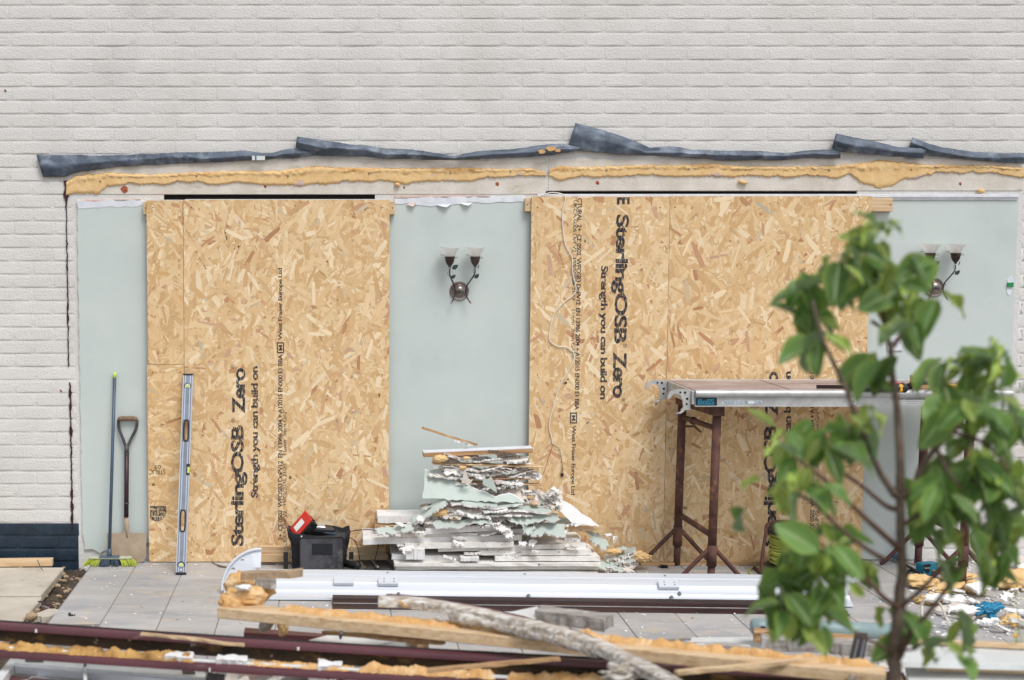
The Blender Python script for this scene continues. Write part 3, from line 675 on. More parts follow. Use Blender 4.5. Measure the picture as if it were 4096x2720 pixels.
# ================================================================== OSB BOARDS
PAL = [C(233, 206, 165), C(228, 198, 154), C(221, 189, 143), C(240, 219, 184), C(214, 179, 132), C(230, 202, 159), C(224, 191, 145), C(210, 174, 126)]
PALD = [C(202, 158, 122), C(192, 146, 108), C(208, 168, 126), C(184, 138, 102), C(204, 166, 140)]
PALG = [C(204, 190, 164), C(210, 192, 160), C(196, 184, 162)]
def osb(name, x0, x1, z0, z1, yb, yf, label, seed, horiz=False, group=None):
    g = MB(); g.box((x0, yf, z0), (x1, yb, z1)); b_ = part(name, g, 'osb_core', label=label, cat='board', group=group)
    tone = {2: (.97, .95, .92), 3: (.99, .96, .91), 5: (.99, .985, .97)}.get(seed, (1, 1, 1)); r = random.Random(seed); area = (x1 - x0) * (z1 - z0); n = int(area * 4600)
    V, F, UV, CO = [], [], [], []
    for k in range(n):
        big = k / n
        small = r.random() < .45; L_ = r.uniform(.02, .07) if small else r.uniform(.05, .155); W_ = r.uniform(.0016, .007) if small else r.uniform(.009, .036)
        a = r.gauss(0, .85) + (0 if horiz else math.pi / 2)
        cx, cz = r.uniform(x0, x1), r.uniform(z0, z1); dx, dz = math.cos(a), math.sin(a)
        y = yf - .00008 - .0009 * k / n
        q = r.random(); col = r.choice(PAL) if q < .925 else (r.choice(PALD) if q < .985 else r.choice(PALG)); f = r.uniform(.955, 1.035)
        if small and q > .9: q = .5 if r.random() < .7 else q
        col = r.choice(PAL) if q < .925 else col
        ns = [(-.5, -.5 * r.uniform(.5, 1)), (-.5 + .04 * r.random(), .5 * r.uniform(.5, 1)), (0, .5 * r.uniform(.85, 1.1)), (.5, .5 * r.uniform(.4, 1)), (.5 - .04 * r.random(), -.5 * r.uniform(.4, 1)), (0, -.5 * r.uniform(.85, 1.1))]
        P = []
        for s_, t in ns:
            x = cx + dx * s_ * L_ - dz * t * W_; z = cz + dz * s_ * L_ + dx * t * W_; P.append((min(max(x, x0), x1), min(max(z, z0), z1)))
        o = len(V)
        for (x, z), (s_, t) in zip(P, ns): V.append((x, y, z)); CO.append((col[0] * f * tone[0], col[1] * f * tone[1], col[2] * f * tone[2], 1)); UV.append((k * .37 + s_ * L_ * 10, k * .11 + t * W_ * 30))
        F.append(tuple(range(o, o + 6)))
    me = bpy.data.meshes.new('wood_strand'); c = Vector(((x0 + x1) / 2, yf, z0))
    me.from_pydata([(x - c.x, y - c.y, z - c.z) for x, y, z in V], [], F); me.materials.append(MATS['osb_strand'])
    ca = me.color_attributes.new('Col', 'FLOAT_COLOR', 'POINT'); ca.data.foreach_set('color', [t for q in CO for t in q])
    ul = me.uv_layers.new(name='UVMap'); li = [0] * len(me.loops); me.loops.foreach_get('vertex_index', li); ul.data.foreach_set('uv', [t for i in li for t in UV[i]])
    link('wood_strand', me, c, b_, kind='stuff')
    return b_
YO, YOB = -.0625, -.0515
xa, xm, xb = X(592, 1440, YO), X(737, 1440, YO), X(1557, 1440, YO)
zt_, zs, z0 = Z(802, YO), Z(1458, YO), .004
b1 = osb('osb_board', xm + .001, xb, z0, Z(799, YO), YOB, YO, 'large strand board left of the central wall lamp, printed bottom to top', 1, group='strand boards over the openings')
b2 = osb('osb_board', xa, xm - .001, zs + .001, zt_, YOB, YO, 'narrow strand board strip at top left, above the lower offcut', 2, group='strand boards over the openings')
b3 = osb('osb_board', xa - .006, xm - .001, z0, zs - .001, YOB, YO, 'narrow lower strand board offcut behind the spirit level', 3, True, group='strand boards over the openings')
xc, xd, xe = X(2119, 1440, YO), X(2668, 1440, YO), X(3468, 1440, YO)
b4 = osb('osb_board', xc, xd - .0008, z0, Z(786, YO), YOB, YO, 'strand board right of the central wall lamp with white cable hanging over it', 4, group='strand boards over the openings')
b5 = osb('osb_board', xd + .0008, xe, z0, Z(785, YO), YOB, YO, 'strand board behind the trestle platform and the young tree', 5, group='strand boards over the openings')
def batten(u0, u1, v0, v1, label):
    g = MB(); g.box((X(u0, v0, -.045), -.0505, Z(v1, -.045)), (X(u1, v0, -.045), -.0145, Z(v0, -.045)), bv=.002); o = part('timber_batten', g, 'timber', label=label, cat='batten', group='battens behind the strand boards')
    for u in (u0 + 9, u1 - 9):
        g = MB(); g.lathe([(.004, 0), (.003, .0012)], at(u, (v0 + v1) / 2, -.0505), 8, 'y'); part('screw_head', g, 'hole_dark', o)
batten(572, 1579, 806, 858, 'pale timber batten peeping out at both top corners of left board')
batten(2100, 3571, 793, 846, 'timber batten peeping out at both top corners of the right boards')
# screws on boards
sr = random.Random(3)
def screws(b_, pts):
    for u, v in pts:
        g = MB(); g.lathe([(.0035, 0), (.0028, .0012)], at(u, v, YO - .0009), 8, 'y'); part('screw_head', g, 'hole_dark', b_)
screws(b1, [(765, 830), (1530, 830), (1180, 822), (765, 1500), (1530, 1500), (765, 2210), (1530, 2180), (940, 2225), (1350, 1200)])
screws(b3, [(610, 1490), (720, 1490), (610, 2215)]); screws(b2, [(612, 830), (716, 1100)])
screws(b4, [(2150, 830), (2640, 830), (2150, 1500), (2640, 1500), (2150, 2210), (2640, 2190)]); screws(b5, [(2700, 830), (3440, 830), (3440, 1460), (2700, 2190), (3080, 815)])
YI = YO - .0013
VUP, VDN, RT, LF = (0, 0, 1), (0, 0, -1), (1, 0, 0), (-1, 0, 0)
def tx(b_, body, u, v0, v1, hpx, m, up=True, bold=0.0, x2=None):
    """u = picture column of the baseline; runs bottom to top when UP, else top to bottom"""
    A = at(u, v0, YI); B = at(u if x2 is None else x2, v1, YI); d = B - A
    text(body, A, d, (LF if up else RT), d.length, hpx / 690, b_, m, bold)
tx(b1, 'SterlingOSB', 990, 2185, 1700, 66, 'ink_stamp', True, .03)
tx(b1, 'Zero', 981, 1655, 1472, 52, 'ink_stamp', True, .03)
tx(b1, '®', 940, 1690, 1672, 16, 'ink_small', True); tx(b1, '®', 938, 1476, 1458, 16, 'ink_small', True)
tx(b1, 'Strength you can build on', 1040, 1992, 1465, 36, 'ink_stamp', True, .03)
tx(b1, '2+  CE 0502  WFOSB3 DoPV12  EN 13986 2004 + A12015 EN300 E1 BBA', 1130, 2162, 1418, 18, 'ink_small', True, .018)
tx(b1, '9006 DoPV2   19/05/2026 21:20     11mm  3mm GAP', 1146, 2170, 1640, 15, 'ink_faded', True, .014)
tx(b1, 'West Fraser Europe Ltd', 1133, 1360, 1072, 20, 'ink_small', True, .018)
def logo(b_, u, v, up):
    s_ = -1 if up else 1
    def bx(u0, u1, v0, v1): 
        g = MB(); g.prism([at(u0, v0, YI), at(u1, v0, YI), at(u1, v1, YI), at(u0, v1, YI)], (0, .0004, 0)); part('printed_logo', g, 'ink_small', b_)
    bx(u - 14, u - 10, v - 22, v + 22); bx(u + 10, u + 14, v - 22, v + 22); bx(u - 9.5, u + 9.5, v + 17, v + 22); bx(u - 9.5, u + 9.5, v - 22, v - 17)
    bx(u - 7, u + 7, v + 4, v + 11); bx(u - 7, u + 7, v - 11, v - 4); bx(u - 3, u + 4, v - 3.5, v + 3.5)
logo(b1, 1122, 1391, True); logo(b4, 2294, 1672, False)
tx(b3, 'STRUC', 660, 1890, 1890.001, 20, 'ink_small') if False else text('STRUC', at(662, 1878, YI), LF, VDN, 66 / 690, 20 / 690, b3, 'ink_small')
text('03', at(644, 1860, YI), LF, VDN, 26 / 690, 16 / 690, b3, 'ink_small')
g = MB(); g.prism([at(u, v, YI) for u, v in ((600, 2024), (664, 2024), (666, 2056), (650, 2078), (628, 2088), (606, 2080), (600, 2066))], (0, .0004, 0)); part('printed_logo', g, 'ink_faded', b3)
g = MB()
for (u0, u1, v0, v1) in ((604, 624, 2036, 2040), (630, 634, 2030, 2060), (640, 660, 2046, 2050), (606, 655, 2064, 2067)): g.prism([at(u0, v0, YI - .0006), at(u1, v0, YI - .0006), at(u1, v1, YI - .0006), at(u0, v1, YI - .0006)], (0, .0003, 0))
part('printed_logo', g, 'timber', b3)
tx(b4, 'E', 2468, 789, 818, 50, 'ink_stamp', False, .03)
tx(b4, 'SterlingOSB', 2450, 858, 1375, 66, 'ink_stamp', False, .03, 2440)
tx(b4, 'Zero', 2452, 1408, 1592, 54, 'ink_stamp', False, .03, 2450)
tx(b4, '®', 2492, 1374, 1392, 15, 'ink_small', False); tx(b4, '®', 2486, 1592, 1608, 15, 'ink_small', False)
tx(b4, 'Strength you can build on', 2396, 1062, 1598, 36, 'ink_stamp', False, .03, 2392)
tx(b4, 'CTURAL  2+  CE 0502  WFOSB3 DoPV12  EN 13986 2004 + A12015 EN300 E1 BBA', 2310, 792, 1640, 18, 'ink_small', False, .018, 2298)
tx(b4, 'UKCA 0086 DoPV2   19/05/2026 21:19     11mm  3mm GAP', 2294, 800, 1420, 15, 'ink_faded', False, .014, 2284)
tx(b4, 'West Fraser Europe Ltd', 2284, 1702, 1980, 20, 'ink_small', False, .018, 2280)
tx(b5, 'SterlingOSB', 3120, 2186, 1700, 66, 'ink_stamp', True, .03, 3122); tx(b5, 'Zero', 3113, 1664, 1486, 52, 'ink_stamp', True, .03)
tx(b5, '®', 3074, 1694, 1676, 16, 'ink_small', True); tx(b5, '®', 3078, 1496, 1480, 16, 'ink_small', True)
tx(b5, 'Strength you can build on', 3172, 2010, 1486, 36, 'ink_stamp', True, .03)
tx(b5, '2+  CE 0502  WFOSB3 DoPV12  EN 13986 2004 + A12015 EN300 E1 BBA', 3258, 2160, 1420, 18, 'ink_small', True, .018)
tx(b5, '9006 DoPV2   19/05/2026 21:20     11mm  3mm GAP', 3276, 2170, 1640, 15, 'ink_faded', True, .014)

# ================================================================== HANGING CABLE
cab = thing('hanging_cable', at(2262, 2100, -.075), 'white two core cable hanging over the strand board, ends stripped', 'cable')
Yc = -.071
path = [at(2165, 784, -.036), at(2200, 771, -.045), at(2240, 774, -.06), at(2262, 790, -.071)] + [at(u, v, Yc) for u, v in ((2250, 850), (2252, 920), (2262, 980), (2288, 1030), (2290, 1090), (2304, 1150), (2294, 1180), (2255, 1210), (2215, 1260), (2200, 1320), (2198, 1360), (2230, 1385), (2265, 1388), (2293, 1410), (2296, 1440), (2270, 1490), (2240, 1540), (2215, 1620), (2197, 1700), (2205, 1745), (2212, 1778))]
g = MB(); g.tube(spline(path, 4), .0034, 6); part('sheath', g, 'cable_white', cab, True)
g = MB(); g.tube(spline([at(u, v, Yc) for u, v in ((2212, 1778), (2238, 1800), (2246, 1840), (2250, 1880), (2248, 1905))], 4), .0016, 5); part('core', g, 'cable_black', cab, True)
g = MB(); g.tube(spline([at(2212, 1778, Yc), at(2200, 1815, Yc - .03), at(2185, 1860, -.16), at(2168, 1910, -.24)], 4), .0016, 5); part('core', g, 'cable_red', cab, True)
g = MB(); g.box((X(2243, 1900, Yc), Yc - .004, Z(1906, Yc)), (X(2254, 1900, Yc), Yc + .004, Z(1893, Yc)), bv=.001); part('tape_end', g, 'black_plastic', cab)

# ================================================================== WALL LAMPS
def wall_lamp(u0, v0, label, mirror=1, sv=1.0):
    c = at(u0, v0, YP); root = thing('wall_lamp', c, label, 'lamp', 'twin glass wall lamps')
    s_ = 1 / 3.92 / 690
    def q(px, py, y): return c + Vector(((px - 735) * s_, -y, (1035 - py) * s_))
    g = MB(); g.lathe([(.056, 0), (.056, .006), (.050, .012), (.040, .010), (.036, .014), (.030, .026), (.016, .034), (.0, .036)], c, 28, 'y'); part('backplate', g, 'bronze_pale', root, 'auto')
    g = MB(); g.lathe([(.0095, .03), (.0095, .042), (.006, .045), (0, .046)], c, 14, 'y'); part('boss_knob', g, 'verdigris', root, True)
    arms = [[(565, 680, .085), (568, 780, .085), (618, 900, .07), (655, 980, .05), (662, 1060, .044), (640, 1140, .045), (605, 1212, .045)],
            [(955, 680, .085), (950, 760, .085), (900, 850, .075), (840, 950, .055), (824, 1040, .044), (850, 1140, .045), (900, 1212, .045)]]
    for k, a in enumerate(arms):
        g = MB(); P = spline([q(*p) for p in a], 5); g.tube(P, .0038, 8); am = part('arm', g, 'bronze', root, True)
        g = MB(); g.lump(P[-1], (.0058,) * 3, 1, amp=0.0, sub=2); part('finial', g, 'bronze_pale', am, True)
        top = q(a[0][0], 640, .085); cx = q(a[0][0], 640, .085)
        g = MB(); g.lathe([(.005, -.006), (.010, .0), (.018, .010), (.024, .024), (.0275, .042), (.0295, .051), (.0285, .053)], cx, 18); part('cup', g, 'bronze', root, 'auto')
        sx = cx + Vector((0, 0, .050))
        pr = [(.026, 0), (.031, .012), (.040, .028), (.051, .046), (.0585, .056)]; pr2 = [(r_ - .0022, h_) for r_, h_ in reversed(pr)]
        g = MB(); 
        n = 28; PP = []; FF = []
        for (r_, h_) in pr + pr2:
            for j in range(n): t = 2 * math.pi * j / n; PP.append(sx + Vector((r_ * math.cos(t), r_ * math.sin(t), h_)))
        kk = len(pr + pr2)
        for i in range(kk - 1):
            for j in range(n): A_ = i * n + j; B_ = i * n + (j + 1) % n; FF.append((A_, B_, B_ + n, A_ + n))
        g.add(PP, FF); part('glass_shade', g, 'frosted_glass', root, True)
        g = MB(); g.lathe([(.004, 0), (.008, .01), (.0105, .026), (.009, .038), (.004, .043), (0, .044)], sx, 12); part('bulb', g, 'label_white', root, True)
        # petals below the cup
        g = MB()
        for j in range(6):
            t = j * math.pi / 3; d = Vector((math.cos(t), math.sin(t), 0)); e = Vector((-d.y, d.x, 0)); b0 = cx + Vector((0, 0, -.004))
            g.prism([b0 + d * .003 - e * .003, b0 + d * .003 + e * .003, b0 + d * .010 + e * .002 - Vector((0, 0, .006)), b0 + d * .011 - Vector((0, 0, .008)), b0 + d * .010 - e * .002 - Vector((0, 0, .006))], (0, 0, .0008))
        part('petal_collar', g, 'verdigris', root)
        # tendril round the shade and down the stem
        H = []
        for i in range(26):
            t = i / 25; an = 3.3 + t * 5.0; rr = .036 + .018 * (1 - t); H.append(sx + Vector((rr * math.cos(an), -abs(rr) * math.sin(an) * 1.0, .014 - .030 * t)))
        g = MB(); g.tube(H, .0013, 5); part('tendril', g, 'bronze', root, True)
        H = []
        for i in range(40):
            t = i / 39; p = P[int(t * 24)]; an = t * 15 + k; rr = .0075 + .004 * math.sin(t * 9); H.append(p + Vector((rr * math.cos(an), rr * math.sin(an), 0)))
        g = MB(); g.tube(H, .0012, 5); part('tendril', g, 'verdigris', root, True)
        lv = [((600, 690), (697, 625)), ((583, 835), (658, 778))] if k == 0 else [((995, 690), (1012, 615)), ((948, 835), (1014, 762))]
        for (p0, p1) in lv:
            A_, B_ = q(p0[0], p0[1], .09), q(p1[0], p1[1], .098); d = B_ - A_; nn = Vector((-d.z, 0, d.x)).normalized(); L_ = d.length
            wv = .30 if not (k == 1 and p0[0] == 995) else .1
            out = [A_, A_ + d * .3 + nn * L_ * wv, A_ + d * .65 + nn * L_ * wv * .85, B_, A_ + d * .65 - nn * L_ * wv * .85, A_ + d * .3 - nn * L_ * wv]
            g = MB(); g.prism(out, (0, -.0012, 0)); part('metal_leaf', g, 'verdigris', root)
    return root
wall_lamp(1837, 1164, 'twin wall lamp on the middle sage panel between the strand boards')
wall_lamp(3736, 1150, 'twin wall lamp on the right sage panel beside the tree top')
g = MB(); g.box((X(3548, 1380, YP), -.022, Z(1402)), (X(3610, 1380, YP), YP - .0002, Z(1344)), bv=.002)
sw = part('light_switch', g, 'white_paint', label='white square switch plate on right sage panel behind the tree', cat='switch')
for u in (3566, 3602):
    g = MB(); g.lathe([(.0025, 0), (.002, .0008)], at(u, 1372, -.0221), 8, 'y'); part('screw_head', g, 'hole_dark', sw)

# ================================================================== BROOM, SPADE, SPIRIT LEVEL
bh = gr(440, 2262); root = thing('broom', bh, 'broom with grey pole and lime and grey bristles leaning on plaster', 'broom')
top = at(459, 1492, -.03); bot = at(437, 2228, bh.y)
g = MB(); g.tube([bot, bot.lerp(top, .5), top], .0095, 12); pole = part('pole', g, 'broom_pole', root, True)
dp = (top - bot).normalized()
g = MB(); g.tube([top - dp * .03, top + dp * .004], .0104, 12); part('grip_cap', g, 'vial_green', pole, True)
g = MB(); g.tube([bot - dp * .01, bot + dp * .05], [.016, .0115], 12); part('socket', g, 'broom_pole', pole, True)
xl_, xr_ = X(356, 2225, bh.y), X(528, 2225, bh.y); zb = Z(2232, bh.y)
g = MB(); g.box((xl_, bh.y - .022, zb - .006), (xr_, bh.y + .022, zb + .010), bv=.006); part('head', g, 'broom_head_pale', root)
g = MB(); g.box((X(395, 2225, bh.y), bh.y - .0225, zb - .002), (X(482, 2225, bh.y), bh.y + .0225, zb + .0125), bv=.006); part('head_bridge', g, 'broom_pole', root)
r = random.Random(5)
for (a, b_, m, nm) in ((0, .3, 'lime_bristle', 'lime bristles at the left end'), (.3, .73, 'grey_bristle', 'grey bristles in the middle'), (.73, 1, 'lime_bristle', 'lime bristles at the right end')):
    g = MB()
    for k in range(int(190 * (b_ - a))):
        t = a + (b_ - a) * r.random(); x = xl_ + (xr_ - xl_) * (.02 + .96 * t); sp = (t - .5) * 2; y = bh.y + r.uniform(-.018, .018)
        e = Vector((x + sp * .034 + r.uniform(-.004, .004), y + (y - bh.y) * .9 + r.uniform(-.004, .004) - .006, .001 + abs(r.gauss(0, .002))))
        g.tube([(x, y, zb - .004), Vector((x, y, zb)).lerp(e, .5) + Vector((sp * .004, 0, 0)), e], [.0028, .0034, .0022], 5, caps=False)
    part('bristles', g, m, root, True, label=nm, kind='stuff')
sb = gr(505, 2250); root = thing('spade', sb, 'muddy square mouth spade with purple shaft leaning on the plaster', 'spade')
ys = lambda v: -.035 + (sb.y + .035) * (v - 1670) / (2250 - 1670)
S = lambda u, v, dy=0: at(u, v, ys(v) + dy)
g = MB(); g.tube([S(474, 1678), S(490, 1674), S(532, 1674), S(548, 1678)], [.0135, .0145, .0145, .0135], 12); part('grip', g, 'spade_wood', root, True)
for P in (((473, 1678), (477, 1715), (492, 1755), (504, 1790)), ((549, 1678), (545, 1712), (524, 1755), (508, 1790))):
    g = MB(); g.tube(spline([S(*p) for p in P], 5), [.0085] * 16, 8); part('yoke', g, 'spade_frame', root, True)
g = MB(); g.tube([S(506, 1780), S(507, 1815)], [.013, .014], 12); part('ferrule', g, 'spade_frame', root, True)
g = MB(); g.tube([S(507, 1815), S(505, 2068)], [.0135, .0135], 12); sh = part('shaft', g, 'spade_purple', root, True)
for v in (1816, 2013): g = MB(); g.tube([S(506, v - 3), S(506, v + 3)], .0148, 12); part('collar', g, 'spade_frame', sh, True)
g = MB(); g.tube([S(505, 2068), S(507, 2110), S(508, 2150, -.004)], [.0135, .0145, .007], 12, flat=.6); part('socket', g, 'spade_blade', root, True)
G = []
for i in range(13):
    t = i / 12; row = []
    for j in range(11):
        q = j / 10; v = 2133 + (2253 - 2133) * q; hw = 80 - 4 * q; cx = 505 + (-2 + 6 * t) * 0
        u = 506 - hw + 2 * hw * t
        if q > .85 and (i == 0 or i == 12): u += 6 * (1 if i == 0 else -1); 
        if q == 1: v -= 10 * abs(t - .5) ** 3 * 8
        if j == 0: v -= 10 * max(0, 1 - abs(t - .5) * 7)
        row.append(S(u, v, -.006 + .012 * (abs(t - .5) * 2) ** 2 * -1))
    G.append(row)
g = MB(); g.sheet(G, (0, .003, 0)); part('blade', g, 'spade_blade', root, 'auto')
# spirit level
lb = gr(724, 2298); root = thing('spirit_level', lb, 'long grey spirit level leaning upright against the strand board', 'spirit level')
lt = at(753, 1497, YO - .012); ax = (lt - lb); LL = ax.length; az_ = ax.normalized(); rx = Vector((1, 0, 0)); rx = (rx - az_ * rx.dot(az_)).normalized(); ry = az_.cross(rx)
LM = Matrix((( rx.x, ry.x, az_.x, lb.x), (rx.y, ry.y, az_.y, lb.y), (rx.z, ry.z, az_.z, lb.z), (0, 0, 0, 1)))
W2 = .0285
def cut_profile():
    holes = [(.045 * LL / 1.17 + .01, .0, .02, 'vial'), (.255 * LL, .07, .0, 'h'), (.685 * LL, .07, 0, 'h'), (.94 * LL, 0, .02, 'vial')]
    return holes
segs = [(0, .21 * LL), (.315 * LL, .66 * LL), (.765 * LL, LL)]
g = MB()
for a, b_ in segs: g.box((-.0225, -.0095, a), (.0225, .0095, b_), LM)
for a, b_ in ((segs[0][1], segs[1][0]), (segs[1][1], segs[2][0])):
    for s_ in (-1, 1): g.box((min(s_ * .0225, s_ * .0115), -.0095, a), (max(s_ * .0225, s_ * .0115), .0095, b_), LM)
part('web', g, 'level_alu', root)
for s_ in (-1, 1):
    g = MB(); g.box((min(s_ * W2, s_ * .0226), -.0125, 0), (max(s_ * W2, s_ * .0226), .0125, LL), LM, bv=.0015); part('rail', g, 'level_edge', root)
    g = MB(); g.box((s_ * .0135 - .002, -.0105, 0.002), (s_ * .0135 + .002, -.0096, .205 * LL), LM); g.box((s_ * .0135 - .002, -.0105, .32 * LL), (s_ * .0135 + .002, -.0096, .655 * LL), LM); g.box((s_ * .0135 - .002, -.0105, .77 * LL), (s_ * .0135 + .002, -.0096, LL - .002), LM); part('rib', g, 'level_edge', root)
for a, b_ in ((segs[0][1], segs[1][0]), (segs[1][1], segs[2][0])):
    g = MB(); P = []
    for k in range(28):
        t = 2 * math.pi * k / 28; h = (b_ - a) / 2; cz = (a + b_) / 2
        P.append(LM @ Vector((.0135 * math.copysign(abs(math.cos(t)) ** .6, math.cos(t)), -.011, cz + h * math.copysign(abs(math.sin(t)) ** .45, math.sin(t)))))
    g.tube(P + [P[0]], .0042, 6, caps=False); part('handle_rim', g, 'black_rubber', root, True)
for z in (.052, LL - .07):
    g = MB(); c = LM @ Vector((0, -.0098, z)); g.lathe([(.0205, -.002), (.0205, .003), (.016, .004), (.015, .001)], c, 20, 'y'); vr = part('vial_ring', g, 'black_rubber' if z < .1 else 'steel_tool', root)
    g = MB(); g.lathe([(.0145, 0), (.0145, .0022)], c, 18, 'y'); part('vial_plate', g, 'label_white', vr)
    g = MB(); g.box((-.009, -.0135, z - .006), (.009, -.0122, z + .006), LM); part('vial', g, 'vial_green', vr)
g = MB(); g.box((.011, -.0106, .49 * LL), (.0282, -.0128, .545 * LL), LM, bv=.001); part('vial_block', g, 'black_rubber', root)
g = MB(); g.box((.016, -.0140, .5 * LL), (.0288, -.0129, .53 * LL), LM); part('vial', g, 'vial_green', root)
for z0_, z1_ in ((0, .012), (LL - .008, LL + .002)):
    g = MB(); g.box((-W2 - .001, -.0135, z0_), (W2 + .001, .0135, z1_), LM, bv=.002); part('end_cap', g, 'black_rubber', root)
g = MB(); g.lathe([(.006, 0), (.006, .0015)], LM @ Vector((0, -.0096, .026)), 12, 'y'); part('hang_hole', g, 'label_white', root)

# ================================================================== LOW TIMBERS BY THE BAG, LEFT TIMBER, SMALL TWIGS
def plank(name, A, B, wd, ht, m, label, cat='timber', group=None, parent=None, roll=0, bv=.003, seed=0, jag=0, mats=None):
    A, B = Vector(A), Vector(B); d = (B - A); L_ = d.length; d.normalize(); sx = d.cross(Vector((0, 0, 1))).normalized(); up = sx.cross(d)
    M = Matrix(((d.x, sx.x, up.x, A.x), (d.y, sx.y, up.y, A.y), (d.z, sx.z, up.z, A.z), (0, 0, 0, 1))) @ rot(roll, 0, 0)
    g = MB()
    if jag: g.slab(L_, wd, ht, M @ T((L_ / 2, 0, ht / 2)), seed, jag, .0015, 16, 3, (0, 0, 0))
    else: g.box((0, -wd / 2, 0), (L_, wd / 2, ht), M, bv=bv)
    o = part(name, g, m if mats is None else mats, parent, label=label, cat=cat, group=group); return o, M, L_
plank('low_timber', at(1040, 2246, -.12) + Vector((0, 0, 0)), at(1552, 2246, -.12), .045, .047, 'timber', 'lower of the two pale timbers lying behind the tool bag')
plank('low_timber', at(1036, 2215, -.11) + Vector((0, 0, .002)), at(1544, 2215, -.11), .045, .045, 'timber', 'upper of the two pale timbers lying behind the tool bag')
o, M, _ = plank('ground_timber', gr(-120, 2266, -.0), gr(212, 2262, 0), .05, .042, 'timber', 'pale timber on the ground below the dark blue plinth, left edge')
plank('dirt_batten', gr(2560, 2262, .0), gr(3150, 2258, 0), .03, .018, 'timber_old', 'flat dusty batten on the floor below the right strand boards')
g = MB(); g.tube(spline([gr(845, 2248, .006), gr(862, 2256, .006), gr(880, 2264, .006), gr(905, 2268, .006)], 4), [.003] * 6 + [.005] * 7, 6); part('twig', g, 'bark', smooth=True, label='short dark twig on the tiles left of the half disc', cat='twig')
g = MB(); g.tube([gr(150, 2240, .05), gr(162, 2270, .02), gr(172, 2282, 0)], [.003, .003, .002], 6); part('nail', g, 'steel_tool', label='bent dark nail sticking out of the timber by the blue plinth', cat='nail')

# ================================================================== TOOL BAG
yb_ = -.27; bc = gr(1275, 2276); root = thing('tool_bag', bc, 'open black fabric tool bag standing by the pile of boards', 'bag')
sx_ = X(1400, 2150, yb_) - X(1150, 2150, yb_); cx = (X(1150, 2150, yb_) + X(1400, 2150, yb_)) / 2; zt_ = Z(2136, yb_)
bx_ = cx; 
g = MB(); g.loft([(bx_, yb_ + .02, .0, sx_ * .40, .085, 5), (bx_, yb_ + .02, .02, sx_ * .43, .092, 5), (bx_, yb_ + .02, .12, sx_ * .455, .095, 4.5), (bx_, yb_ + .02, .16, sx_ * .475, .098, 4.5), (bx_, yb_ + .02, zt_ - .03, sx_ * .49, .098, 5), (bx_, yb_ + .02, zt_, sx_ * .505, .099, 5), (bx_, yb_ + .02, zt_ + .004, sx_ * .48, .088, 5), (bx_, yb_ + .02, zt_ - .018, sx_ * .46, .08, 4)], 40)
for _i, p in enumerate(g.v):
    q = Vector(p); dn = .010 * noise.noise(q * 11) + .005 * noise.noise(q * 30); g.v[_i] = (p[0] + dn * (1 if p[0] > bx_ else -1), p[1] - dn * 1.2, p[2] + ((.016 * noise.noise(Vector((p[0] * 13, p[1] * 9, 4))) + .9 * (p[0] - bx_) ** 2) * min(1, max(0, (p[2] - .1) / .12))))
part('body', g, 'bag_fabric', root, True)
# raised back rim
G = []
for i in range(15):
    t = i / 14; x = bx_ - sx_ * .44 + sx_ * .88 * t; h = .03 * math.sin(math.pi * t) ** .6; G.append([(x, yb_ + .108, zt_ - .03), (x, yb_ + .112, zt_ + h)])
g = MB(); g.sheet(G, (0, .008, 0)); part('back_flap', g, 'bag_fabric', root, True)
px0, px1 = X(1198, 2150, yb_ - .09), X(1375, 2150, yb_ - .09)
def fr(x, z): return Vector((x, yb_ - .078 - (.012 if z < .2 else .010) - .006, z))
g = MB(); P = []
for (x, z) in ((px0, .022), (px0, zt_ - .012), (px0 + .012, zt_ - .002), (px1 - .012, zt_ + .004), (px1, zt_ - .006), (px1 - .004, .022)): P.append(fr(x, z))
g.prism(P, (0, .016, 0)); pk = part('pocket', g, 'bag_dusty', root)
g = MB(); g.tube([p + Vector((0, -.001, 0)) for p in P] + [P[0]], .0042, 6); part('piping', g, 'black_rubber', pk, True)
g = MB(); x0_, x1_ = X(1248, 2190, yb_ - .1), X(1330, 2190, yb_ - .1); g.box((x0_, fr(0, .1).y - .004, Z(2218, yb_ - .1)), (x1_, fr(0, .1).y - .0002, Z(2174, yb_ - .1)), bv=.001); part('patch', g, 'label_black', pk)
for s_ in (-1, 1):     # quilted diagonals on the sides
    for k in range(4):
        g = MB(); z = .05 + .042 * k; xs = bx_ + s_ * sx_ * .475
        g.tube([(bx_ + s_ * sx_ * .39, yb_ - .079, z + .02), (bx_ + s_ * sx_ * .44, yb_ - .074, z), (bx_ + s_ * sx_ * .47, yb_ - .05, z + .018)], .0016, 5); part('quilt_seam', g, 'black_rubber', root, True)
for (u, v0, v1) in ((1143, 2165, 2278), (1405, 2165, 2240)):
    g = MB(); p0, p1 = at(u, v0, yb_ - .05), at(u + (10 if u < 1200 else -2), v1, yb_ - .06); g.box((p0.x - .013, p0.y - .003, p1.z), (p0.x + .013, p0.y + .003, Z(2208, yb_ - .05)), T((0, 0, 0)), bv=.001); st = part('strap', g, 'black_rubber', root)
    g = MB(); c = at(u + 2, 2195, yb_ - .055); g.tube([c + Vector((.010 * math.cos(t), 0, .014 * math.sin(t))) for t in [k * math.pi / 6 for k in range(13)]], .0018, 5); part('buckle', g, 'steel_tool', st, True)
    g = MB(); g.tube([at(u + 2, 2182, yb_ - .055), at(u + 3, 2150, yb_ - .045)], .0014, 5); part('clip', g, 'steel_tool', st, True)
g = MB(); g.lathe([(.005, 0), (.003, .003), (0, .004)], at(1206, 2146, yb_ - .096), 10, 'y'); part('stud', g, 'label_white', root, True)
